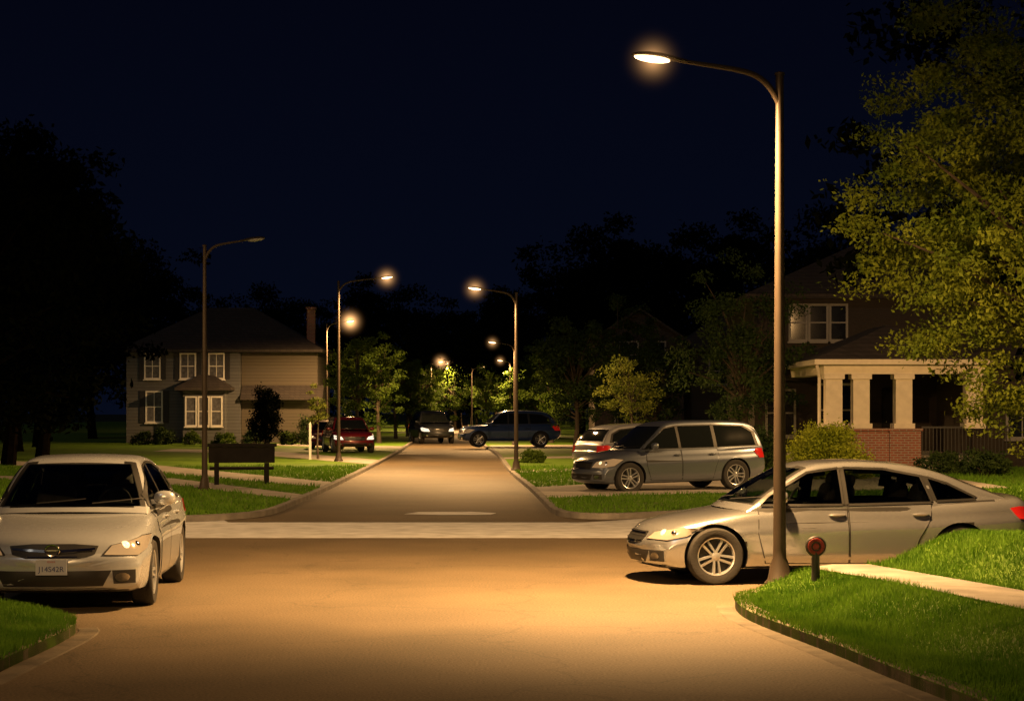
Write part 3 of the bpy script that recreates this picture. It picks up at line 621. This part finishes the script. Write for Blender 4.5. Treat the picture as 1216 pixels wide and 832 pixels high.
    me=bpy.data.meshes.new('body'); bm.faces.ensure_lookup_table()
    for f in bm.faces:
        c=f.calc_center_median(); dk=0
        for ax in axles:
            if math.hypot(c.x-ax,c.z-r)<rc+.004: dk=1
        if c.z<zz(.215) : dk=1
        f.material_index=dk; f.smooth=True
    bvh=BVHTree.FromBMesh(bm)
    if interior:
        dele=[]
        sidep=[[(p[0]*kx,zz(p[1])) for p in w] for w in SP['wins']]; wsp=[(p[0]*wscale,zz(p[1])) for p in SP['ws']]; rwp=[(p[0]*wscale,zz(p[1])) for p in SP['rw']]
        for f in bm.faces:
            c=f.calc_center_median()
            if f.index<nh:
                if f.normal.z>.5 and (gx0+.3)*kx<c.x<(1.08-.17*(c.y/.75)**2)*kx and abs(c.y)<.80: f.material_index=1
                continue
            tests=[]
            if abs(f.normal.y)>.55: tests=[(sidep,lambda v:(v.co.x,v.co.z))]
            elif c.x>.1*kx and f.normal.x>.1: tests=[([wsp],lambda v:(v.co.y,v.co.z))]
            elif c.x<-.4*kx and f.normal.x<-.1: tests=[([rwp],lambda v:(v.co.y,v.co.z))]
            for polys,fn in tests:
                for pl in polys:
                    r_=[bool(inpoly(fn(v)[0],fn(v)[1],pl)[0]) for v in f.verts]
                    if all(r_): dele.append(f); break
                    elif any(r_): f.material_index=1
        bmesh.ops.delete(bm,geom=list(set(dele)),context='FACES')
    bm.to_mesh(me); bm.free(); me.materials.append(P); me.materials.append(BLACK); me.set_sharp_from_angle(angle=math.radians(38))
    body=link('body',me,car)
    def decal(name,pts,d,off,m,parent=car,cell=.08,scl=True):
        d=Vector(d).normalized(); u=Vector((0,0,1)).cross(d).normalized(); v=d.cross(u)
        if scl: pts=[Vector((p[0]*kx,p[1]*wscale,zz(p[2]))) for p in pts]
        else: pts=[Vector(p) for p in pts]
        P2=[(p.dot(u),p.dot(v)) for p in pts]
        bm=poly_cut(P2,cell)
        for vv in bm.verts:
            o=u*vv.co.x+v*vv.co.y-d*6; hit,nor,_,_=bvh.ray_cast(o,d)
            if hit is None:
                hit,nor,_,_=bvh.find_nearest(u*vv.co.x+v*vv.co.y-d*1.6)
            vv.co=hit-d*off/max(.35,abs(nor.dot(d)))
        bm.normal_update()
        for f in bm.faces:
            f.smooth=True
        if sum(f.normal.dot(d) for f in bm.faces)>0: bmesh.ops.reverse_faces(bm,faces=bm.faces)
        me=bpy.data.meshes.new(name); bm.to_mesh(me); bm.free(); me.materials.append(m); return link(name,me,parent)
    SD=lambda poly,s:[(p[0],s*.9,p[1]) for p in poly]
    FR=lambda poly,x=2.4:[(x,p[0],p[1]) for p in poly]
    def frame_strip(name,poly,s,wd,off,m):
        n=len(poly); cx=sum(p[0] for p in poly)/n; cz=sum(p[1] for p in poly)/n
        for i in range(n):
            a=poly[i]; b=poly[(i+1)%n]; dx,dz=b[0]-a[0],b[1]-a[1]; l=math.hypot(dx,dz); nx,nz=-dz/l,dx/l
            if (cx-a[0])*nx+(cz-a[1])*nz>0: nx,nz=-nx,-nz
            decal(name,SD([a,b,(b[0]+nx*wd+dx/l*wd*.5,b[1]+nz*wd+dz/l*wd*.5),(a[0]+nx*wd-dx/l*wd*.5,a[1]+nz*wd-dz/l*wd*.5)],s),(0,-s,0),off,m,parent=fp)
    for s in (1,-1):
        if not interior: decal('window_trim',SD(SP['trim'],s),(0,-s,0),.003,BLACK)
        for w in SP['wins']:
            fp=decal('window',SD(w,s),(0,-s,0),.008,GL)
            if interior: frame_strip('frame',w,s,.028,.010,BLACK)
        for i,dp in enumerate(SP['doors']):
            cx=sum(p[0] for p in dp)/len(dp); cz=sum(p[1] for p in dp)/len(dp)
            big=[(p[0]+(.011 if p[0]>cx else -.011),p[1]+(.01 if p[1]>cz else -.01)) for p in dp]
            dr=decal('door',SD(dp,s),(0,-s,0),.006,P,cell=.05)
            decal('shut_line',SD(big,s),(0,-s,0),.003,SEAM,parent=dr)
            hx=SP['handles'][i]; hz=SP['handle_z']; hit=bvh.ray_cast(Vector((hx*kx,s*3,zz(hz))),Vector((0,-s,0)))[0]
            mb=MB(); mb.ball((0,0,0),(.105,.028,.018),12); mb.obj('handle',P,dr,smooth=True,loc=(hit.x,hit.y+s*.02,hit.z))
        mx,mz=SP['mir']; hit=bvh.ray_cast(Vector((mx*kx,s*3,zz(mz))),Vector((0,-s,0)))[0]; yy=hit.y if hit else s*.8
        mb=MB(); mb.ball((0,s*.14,.045),(.075,.115,.075),16,pw=.8); mb.box(-.03,.02,min(0,s*.1)-.01,max(0,s*.1)+.01,-.02,.03); mb.obj('mirror',P,car,smooth=True,loc=(mx*kx,yy,zz(mz)))
        hd=SP['head']; hd=[(p[0],p[1]*s,p[2]) for p in hd]
        cx=sum(p[0] for p in hd)/len(hd); cy=sum(p[1] for p in hd)/len(hd); cz=sum(p[2] for p in hd)/len(hd)
        hl=decal('headlight',hd,(-.72,-.69*s,0),.012,HL_,cell=.05)
        bg=[(cx+(p[0]-cx)*1.05,cy+(p[1]-cy)*1.05,cz+(p[2]-cz)*1.08) for p in hd]
        decal('bezel',bg,(-.72,-.69*s,0),.006,BLACK,parent=hl,cell=.05)
        for f_,rr_ in ((.38,.055),(.66,.045)):
            q=Vector((2.26*kx,.56*s*wscale,zz(cz-.01))).lerp(Vector((1.9*kx,.88*s*wscale,zz(cz+.01))),f_)
            dd=Vector((-.72,-.69*s,0)).normalized(); h_=bvh.ray_cast(q-dd*2,dd)[0]
            if h_:
                mb=MB(); mb.ball((0,0,0),(rr_,rr_,rr_),14); mb.obj('bulb',HBULB if f_<.5 else CHROME,hl,smooth=True,loc=h_+dd*(rr_*.6))
        tl=[(p[0],p[1]*s,p[2]) for p in SP['tail']]; decal('tail_light',tl,(.72,-.69*s,0),.012,TAIL,cell=.06)
        iz=SP['intake'][0][1]
        decal('fog_light',[(2.2,s*(.66+.07*math.cos(a)),iz-.07+.045*math.sin(a)) for a in [k*math.pi/5 for k in range(10)]],(-1,0,0),.010,CHROME,cell=.05)
        decal('fog_surround',[(2.2,s*.565,iz),(2.2,s*.78,iz),(2.2,s*.78,iz-.13),(2.2,s*.58,iz-.13)],(-1,0,0),.007,BLACK,cell=.05)
        for j,ax in enumerate((SP['xf'],SP['xr'])):
            wp=wheel_parts(r); wh=link('wheel',wp[0],car,(ax*kx,s*(SP['W']*wscale-.13),r)); wh.rotation_euler=(0,random.uniform(0,1),0 if s>0 else math.pi)
            link('tyre',wp[1],wh); link('rim',wp[2],wh)
    decal('windscreen',FR(SP['ws'],1.3),(-1,0,0),.006,GL,cell=.06)
    decal('rear_window',[(-2,p[0],p[1]) for p in SP['rw']],(1,0,0),.006,GL)
    if interior:
        mb=MB(); mb.box(.62*kx,1.02*kx,-.66,.66,zz(.86),zz(.985)); mb.obj('dashboard',BLACK,car)
        for sx in (-.12,-1.02):
            for sy in (-.36,.36):
                M=Matrix.Translation((sx*kx,sy*wscale,zz(1.0)))@Matrix.Rotation(-.25,4,'Y')
                mb=MB(); mb.ball((0,0,0),(.07,.23,.17),16,pw=.6); mb.ball((-.01,0,.22),(.05,.125,.075),14,pw=.6); mb.box(-.01,.01,-.05,-.035,.13,.2); mb.box(-.01,.01,.035,.05,.13,.2)
                mb.v=[tuple(M@Vector(v)) for v in mb.v]; mb.obj('seat',SEATM,car,smooth=True)
        M=Matrix.Translation((.50*kx,.36*wscale,zz(.98)))@Matrix.Rotation(1.15,4,'Y')
        mb=MB(); pts=[M@Vector((.17*math.cos(a),.17*math.sin(a),0)) for a in [k*math.pi/12 for k in range(25)]]; mb.tube(pts,[.014]*25,8); mb.tube([M@Vector((0,-.16,0)),M@Vector((0,.16,0))],[.02,.02],6); mb.obj('steering_wheel',BLACK,car,smooth=True)
        mb=MB(); mb.ball((.50*kx,0,zz(1.36)),(.02,.12,.035),12,pw=.7); mb.obj('rear_view_mirror',BLACK,car,smooth=True)
    for s in (-.35,.22):
        decal('wiper',FR([(s,1.0 if SP['belt']<1 else 1.12),(s+.5,1.045 if SP['belt']<1 else 1.165),(s+.5,1.055 if SP['belt']<1 else 1.175),(s,1.012 if SP['belt']<1 else 1.132)],1.3),(-1,0,0),.016,BLACK)
    g=SP['grille']; gr=decal('grille',FR(g),(-1,0,0),.006,BLACK,cell=.05)
    z1=max(p[1] for p in g); z0=min(p[1] for p in g); ww=max(p[0] for p in g)
    if emblem:   # chrome wings either side of the emblem
        zm=(z0+z1)/2
        for s in (-1,1):
            decal('bar',FR([(s*.07,zm-.013),(s*.40,zm+.012),(s*.40,zm+.030),(s*.07,zm+.012)]),(-1,0,0),.016,CHROME,parent=gr,cell=.06)
        decal('bar',FR([(-.24,z0+.010),(.24,z0+.010),(.24,z0+.020),(-.24,z0+.020)]),(-1,0,0),.014,CHROME,parent=gr,cell=.06)
    else:
        for k in range(4):
            zc=z0+.015+(z1-z0-.035)*k/3; th=.007 if k in(0,3) else .004; wk=ww-(.16 if k==0 else .03)
            decal('bar',FR([(-wk,zc-th),(wk,zc-th),(wk,zc+th),(-wk,zc+th)]),(-1,0,0),.014,CHROME if k in (0,3) else BLACK,parent=gr,cell=.06)
    decal('intake',FR(SP['intake']),(-1,0,0),.006,BLACK,cell=.06)
    if emblem:
        hx=bvh.ray_cast(Vector((5,0,zz((z0+z1)/2))),Vector((-1,0,0)))[0]
        em=MB(); n=36; V=[]; Fc=[]
        for (k_,dx_) in ((1.0,0),(1.0,.012),(.93,.018),(.80,.016),(.76,.004)):
            for j in range(n):
                a=2*math.pi*j/n; V.append((dx_,.076*k_*math.cos(a),.060*k_*math.sin(a)))
        for i in range(4):
            for j in range(n): Fc.append((i*n+j,i*n+(j+1)%n,(i+1)*n+(j+1)%n,(i+1)*n+j))
        em.add(V,Fc); em.box(.0,.012,-.056,.056,-.007,.007)
        em.obj('emblem',CHROME,car,smooth=True,loc=(hx.x+.035,0,hx.z+.01))
        mb=MB(); mb.lathe([(.0,0),(.064,0)],30,'z'); mb.v=[(.002,v[0]*1.02,v[1]*.78) for v in mb.v]
        mb.obj('emblem_backing',BLACK,car,loc=(hx.x+.035,0,hx.z+.01))
    if plate:
        hx=bvh.ray_cast(Vector((5,0,zz(sum(SP['platez'])/2))),Vector((-1,0,0)))[0]
        pl=MB(); pl.box(-.012,.0,-.150,.150,-.075,.075); po=pl.obj('licence_plate',PLATE,car,loc=(hx.x+.035,0,hx.z))
        for txt,sz,zo,mt in ((plate,.074,-.042,PLTXT),('IOWA',.028,.044,REDT)):
            cu=bpy.data.curves.new('t','FONT'); cu.body=txt; cu.size=sz; cu.align_x='CENTER'; cu.extrude=.0015
            to=bpy.data.objects.new('t',cu); COL.objects.link(to); bpy.context.view_layer.update()
            tm=bpy.data.meshes.new_from_object(to.evaluated_get(bpy.context.evaluated_depsgraph_get())); bpy.data.objects.remove(to); tm.materials.clear(); tm.materials.append(mt)
            o=link('lettering',tm,po,(.003,0,zo)); o.rotation_euler=(math.pi/2,0,math.pi/2)
    return car
R=math.radians
build_car('pearl white sedan facing down the road beside the grass verge','car',(-4.62,22.0,.0),R(-90+3.5),SEDAN,P_WHITE,kx=.98,kz=1.02,plate='J14S42R',emblem=True,wscale=1.0,interior=True)
build_car('silver four-door sedan parked across the street mouth by the lamp','car',(3.72,24.0,-.0),R(180+8),SEDANB,P_SILVER,kx=.99,kz=.945,plate=None,interior=True)
build_car('grey minivan parked on the driveway','minivan',(3.65,47.8,.07),R(180+24),SUV,P_GREY,kx=.97,kz=.93,pitch=R(1.0))
build_car('light silver hatchback parked behind the minivan','car',(3.8,57.4,.11),R(28),SUVB,P_LSIL,kx=.85,kz=.84)
build_car('dark blue suv parked across a driveway','suv',at(604,485,100)[:2]+(.1,),R(180+5),SUVB,P_BLUE,kx=1.06,kz=1.03)
build_car('black suv facing the viewer at the roadside','suv',at(512,485,117)[:2]+(.005,),R(-90+14),SUVB,P_DARK,kx=1,kz=1.06,wscale=1.06,HL_=HLENSF)
build_car('dark red suv parked on the lawn-side driveway facing the street','suv',at(413,485,88)[:2]+(.1,),R(-76),SUVB,P_RED,kx=.85,kz=.88,wscale=.98,HL_=HLENSF)
build_car('dark red car parked behind the red suv','car',at(388,485,96)[:2]+(.1,),R(-86),SEDAN,P_RED,kx=.85,kz=.92,wscale=.9)

# ---------------------------------------------------------------- houses
def window(parent,cx,y,z0,z1,w,glass=BLIND,bars=(1,1),fm=TRIM,shut=0):
    mb=MB(); mb.box(-w/2,w/2,-.02,.02,z0,z1); g=mb.obj('window',glass,parent,loc=(cx,y-.02,0))
    fb=MB(); t=.08
    fb.box(-w/2-t,-w/2,-.06,.03,z0-t,z1+t); fb.box(w/2,w/2+t,-.06,.03,z0-t,z1+t); fb.box(-w/2,w/2,-.06,.03,z1,z1+t); fb.box(-w/2,w/2,-.06,.03,z0-t,z0)
    for k in range(1,bars[0]+1): x=-w/2+w*k/(bars[0]+1); fb.box(x-.02,x+.02,-.035,-.022,z0,z1)
    for k in range(1,bars[1]+1): z=z0+(z1-z0)*k/(bars[1]+1); fb.box(-w/2,w/2,-.042,-.023,z-.025,z+.025)
    fb.obj('frame',fm,g)
    sb=MB(); sb.box(-w/2-.13,w/2+.13,-.13,.02,z0-t-.06,z0-t-.003); sb.obj('sill',fm,g)
    if shut:
        for s in (-1,1):
            mb=MB(); a=s*(w/2+t+.03); b=s*(w/2+t+.03+shut); x0,x1=min(a,b),max(a,b); mb.box(x0,x1,-.03,.018,z0-t,z1+t)
            for k in range(12): zc=z0+(z1-z0)*(k+.5)/12; mb.box(x0+.04,x1-.04,-.042,-.031,zc-.025,zc+.02)
            mb.obj('shutter',SHUT,g)
    return g
def hip(mb,x0,x1,y0,y1,z,h,o=.35,mi=0,gable=False):
    x0-=o;x1+=o;y0-=o;y1+=o; w=x1-x0;d=y1-y0
    if w>=d:
        i=0 if gable else d/2; a=(x0+i,(y0+y1)/2,z+h); b=(x1-i,(y0+y1)/2,z+h)
        V=[(x0,y0,z),(x1,y0,z),(x1,y1,z),(x0,y1,z),a,b]; Fc=[(0,1,5,4),(1,2,5),(2,3,4,5),(3,0,4),(3,2,1,0)]
    else:
        i=0 if gable else w/2; a=((x0+x1)/2,y0+i,z+h); b=((x0+x1)/2,y1-i,z+h)
        V=[(x0,y0,z),(x1,y0,z),(x1,y1,z),(x0,y1,z),a,b]; Fc=[(0,1,4),(1,2,5,4),(2,3,5),(3,0,4,5),(3,2,1,0)]
    mb.add(V,Fc,mi)
    mb.box(x0,x1,y0,y1,z-.16,z-.004,1)
hx,hy,_=at(150,485,112)
H1=thing('house','two-storey grey sided house with beige wing and brick chimney','house',(hx,hy,.1))
mb=MB(); mb.box(0,6.3,0,8,0,5.0); mb.obj('wall',SIDING,H1)
mb=MB(); mb.box(6.32,10.55,.5,8,0,5.0); mb.obj('wing_wall',SIDINGB,H1)
mb=MB(); mb.box(3.3,5.6,-1.0,-.01,0,2.9); mb.obj('bay_wall',SIDING,H1)
mb=MB(); hip(mb,0,10.55,0,8,5.18,2.5)
rf=mb.obj('roof',[SHING,SHING],H1)
mb=MB(); hip(mb,3.2,5.7,-1.1,.6,3.06,.7,.3); mb.obj('bay_roof',[SHING,SHING],H1)
mb=MB(); mb.add([(6.35,-.3,2.5),(10.9,-.3,2.5),(10.9,.49,3.2),(6.35,.49,3.2),(6.35,-.3,2.38),(10.9,-.3,2.38)],[(0,1,2,3),(4,5,1,0)]); mb.obj('porch_roof',[SHING],H1)
mb=MB(); mb.box(9.8,10.25,2,2.6,4.6,7.5); mb.box(9.74,10.31,1.94,2.66,7.503,7.62); mb.obj('chimney',BRICK,rf)
for cx in (1.45,3.42,5.0): window(H1,cx,0,3.6,4.9,.75,shut=.26)
window(H1,1.55,0,1.2,2.8,.8,shut=.3)
for cx in (3.75,4.45,5.15): window(H1,cx,-1.0,1.0,2.5,.5,bars=(0,1))
hx,hy,_=at(706,485,104)
H2=thing('house','tall gabled house almost hidden behind dark trees','house',(hx,hy,.1))
mb=MB(); mb.box(0,4.6,0,8,0,5.6); mb.add([(0,0,5.6),(4.6,0,5.6),(2.3,0,6.9)],[(0,1,2)]); mb.obj('wall',BRICKD,H2)
mb=MB(); mb.add([(-.35,-.3,5.35),(2.3,-.3,7.1),(4.95,-.3,5.35),(-.35,8,5.35),(2.3,8,7.1),(4.95,8,5.35),(-.35,-.3,5.22),(2.3,-.3,6.97),(4.95,-.3,5.22)],[(0,1,4,3),(1,2,5,4),(6,7,1,0),(7,8,2,1)]); mb.obj('roof',SHING,H2)
mb=MB(); mb.box(4.62,9.5,1,8,0,4.9); mb.obj('wing_wall',BRICKD,H2)
mb=MB(); hip(mb,4.6,9.5,1,8,5.06,2,.3); mb.obj('wing_roof',[SHING,SHING],H2)
for a in ((1.75,0,4.0,5.3,.9),(3.3,0,4.0,5.3,.6),(1.6,0,.9,2.4,1.0),(6.5,1,3.2,4.5,.9),(8.4,1,3.2,4.5,.8)): window(H2,*a,DGLASS,fm=TRIMD)
d=70; hx,hy,_=at(896,485,d)
H3=thing('house','brown brick two-storey house with cream columned porch','house',(hx,hy,.1))
mb=MB(); mb.box(0,9.5,0,9,0,5.7); mb.obj('wall',BRICKD,H3)
mb=MB(); hip(mb,0,9.5,0,9,5.86,2.2,.35); mb.obj('roof',[SHING,SHING],H3)
for cx,w_ in ((1.5,.5),(2.2,.55),(2.9,.5)): window(H3,cx,0,4.3,5.45,w_,DGLASS,bars=(0,1),fm=TRIMD)
window(H3,.9,0,1.0,2.5,.9,DGLASS,fm=TRIMD)
mb=MB(); mb.add([(.6,-1.3,3.0),(2.6,-1.3,3.0),(2.6,-.01,4.0),(.6,-.01,4.0),(.6,-1.3,2.86),(2.6,-1.3,2.86)],[(0,1,2,3),(4,5,1,0)]); mb.obj('lower_roof',[SHING],H3)
py=-8.5; px0=1.0; px1=6.0
def col(cx,cy,z0,z1,w=.25):
    mb=MB(); mb.box(-w,w,-w,w,z0+.151,z1-.151)
    mb.box(-w-.07,w+.07,-w-.07,w+.07,z0,z0+.15); mb.box(-w-.06,w+.06,-w-.06,w+.06,z1-.15,z1)
    mb.obj('column',CREAM,H3,loc=(cx,cy,0))
for cx in (1.42,2.25,3.55,5.7): col(cx,py+.34,1.3,2.95)
mb=MB(); mb.box(px0+.05,1.85,py+.06,py+.64,0,1.22); mb.box(1.85,3.1,py+.10,py+.60,0,1.216); mb.box(3.1,4.05,py,py+.70,0,1.22); mb.box(px0,3.05,py+.01,py+.67,1.223,1.298); mb.box(3.05,4.1,py-.05,py+.75,1.223,1.298); mb.obj('porch_wall',BRICK,H3)
mb=MB(); mb.box(px0+.1,px1,py+.76,-.01,0,.45); mb.obj('porch_floor',CONC,H3)
mb=MB(); mb.box(px0+.1,px1,py+.05,py+.6,2.953,3.25); mb.box(px0+.1,px0+.55,py+.6,-.01,2.953,3.25); mb.obj('beam',CREAM,H3)
mb=MB(); hip(mb,px0,px1,py,-.3,3.40,1.15,.22,gable=False); mb.obj('porch_roof',[SHING,CREAM],H3)
mb=MB()
mb.box(4.12,6.9,py+.28,py+.33,1.30,1.36); mb.box(4.12,6.9,py+.28,py+.33,.5,.55)
for kk in range(25): mb.box(4.13+kk*.112,4.155+kk*.112,py+.29,py+.32,.553,1.298)
mb.obj('railing',IRON,H3)
window(H3,2.8,-.0,1.0,2.7,1.1,DGLASS,bars=(0,1)); 
mb=MB(); mb.box(4.4,5.4,-.08,-.02,.46,2.6); dd=mb.obj('door',WOOD,H3); mb=MB(); mb.ball((4.55,-.12,1.45),(.04,.04,.04),10); mb.obj('handle',CHROME,dd)
mb=MB(); mb.tube([(.85,py-.2,3.2),(.95,py+.0,2.85),(.96,py+.05,.1)],[.05,.05,.05],8); mb.obj('downpipe',CREAM,H3)
mb=MB(); mb.box(6.3,12,-5,-.01,0,3.2); mb.obj('side_wall',BRICKD,H3)
mb=MB(); hip(mb,6.3,12,-5,-.3,3.36,1.6,.3); mb.obj('side_roof',[SHING,SHING],H3)
window(H3,8.0,-5,1.0,2.5,.9,DGLASS,fm=TRIMD); window(H3,10.0,-5,1.0,2.5,.9,DGLASS,fm=TRIMD)

# ---------------------------------------------------------------- bench and marker
bx,by,_=at(287,485,50.5)
B=thing('bench','bulky black wooden bench with solid backrest on the lawn','bench',(bx,by,.05),R(8))
mb=MB(); mb.box(-.82,.82,-.05,.03,.60,1.0); mb.obj('backrest',WOOD,B)
mb=MB(); mb.box(-.87,.87,-.10,.08,1.003,1.08); mb.obj('top_rail',WOOD,B)
mb=MB(); mb.box(-.80,.80,.035,.50,.42,.49); mb.obj('seat',WOOD,B)
for sx in (-.62,.62):
    mb=MB(); mb.box(-.06,.06,-.04,.03,0,.597); mb.box(-.06,.06,.42,.49,0,.415); mb.box(-.05,.05,.033,.417,.34,.41); mb.obj('leg',WOOD,B,loc=(sx,0,0))
M_=thing('marker_post','short black post with round red-rimmed reflector beside the lamp','marker post',(3.14,20.9,HR(3.14,20.9)-.04))
mb=MB(); mb.tube([(0,0,-.1),(0,0,.34)],[.048,.042],14); mb.obj('post',IRON,M_,smooth=True)
mb=MB(); mb.lathe([(0,-.03),(.098,-.03),(.108,-.02),(.108,.02),(.098,.03),(0,.03)],32,'y',(0,0,.40)); mb.obj('housing',IRON,M_,smooth=True)
mb=MB(); mb.lathe([(.086,-.031),(.082,-.04),(.055,-.04),(.050,-.032)],32,'y',(0,0,.40)); mb.lathe([(.034,-.031),(.03,-.037),(0,-.038)],20,'y',(0,0,.40)); mb.obj('reflector',mat('reflector_red',(.17,.006,.006),.4,coat=.2,bump=.6,bscale=80),M_,smooth=True)
st=thing('stake','pale wooden stake beside the young tree','stake',(-7.55,75.6,.1)); mb=MB(); mb.box(-.04,.04,-.04,.04,-.1,1.3); mb.add([(-.04,-.04,1.3),(.04,-.04,1.3),(.04,.04,1.3),(-.04,.04,1.3),(0,0,1.42)],[(0,1,4),(1,2,4),(2,3,4),(3,0,4)]); mb.obj('post',TRIM,st)

# ---------------------------------------------------------------- world, added fill sun, camera
w=bpy.data.worlds.new('World'); S.world=w; w.use_nodes=True; N=w.node_tree.nodes; L=w.node_tree.links
bg=N['Background']; tc=N.new('ShaderNodeTexCoord'); sp=N.new('ShaderNodeSeparateXYZ'); L.new(tc.outputs['Generated'],sp.inputs[0])
rp_=N.new('ShaderNodeValToRGB'); L.new(sp.outputs[2],rp_.inputs['Fac']); e=rp_.color_ramp.elements
e[0].position=0; e[0].color=(.0018,.0032,.0095,1); e[1].position=.22; e[1].color=(.0011,.0016,.0056,1)
L.new(rp_.outputs[0],bg.inputs['Color']); bg.inputs['Strength'].default_value=1
sd=bpy.data.lights.new('added_fill_sun','SUN'); sd.energy=.11; sd.angle=R(4); sd.color=(1,.93,.82)  # added weak fill shining from behind the camera, no visible source
so=bpy.data.objects.new('added_fill_sun',sd); COL.objects.link(so); so.rotation_euler=(R(50),0,R(-25))
cam=bpy.data.cameras.new('camera'); co=bpy.data.objects.new('camera',cam); COL.objects.link(co)
co.location=(0,0,CH); co.rotation_euler=(math.pi/2,0,0); cam.sensor_width=36; cam.lens=36*F/1216; cam.shift_y=69/1216; cam.clip_end=1500; cam.clip_start=.1
S.camera=co
S.view_settings.view_transform='Standard'; S.view_settings.look='None'; S.view_settings.exposure=0
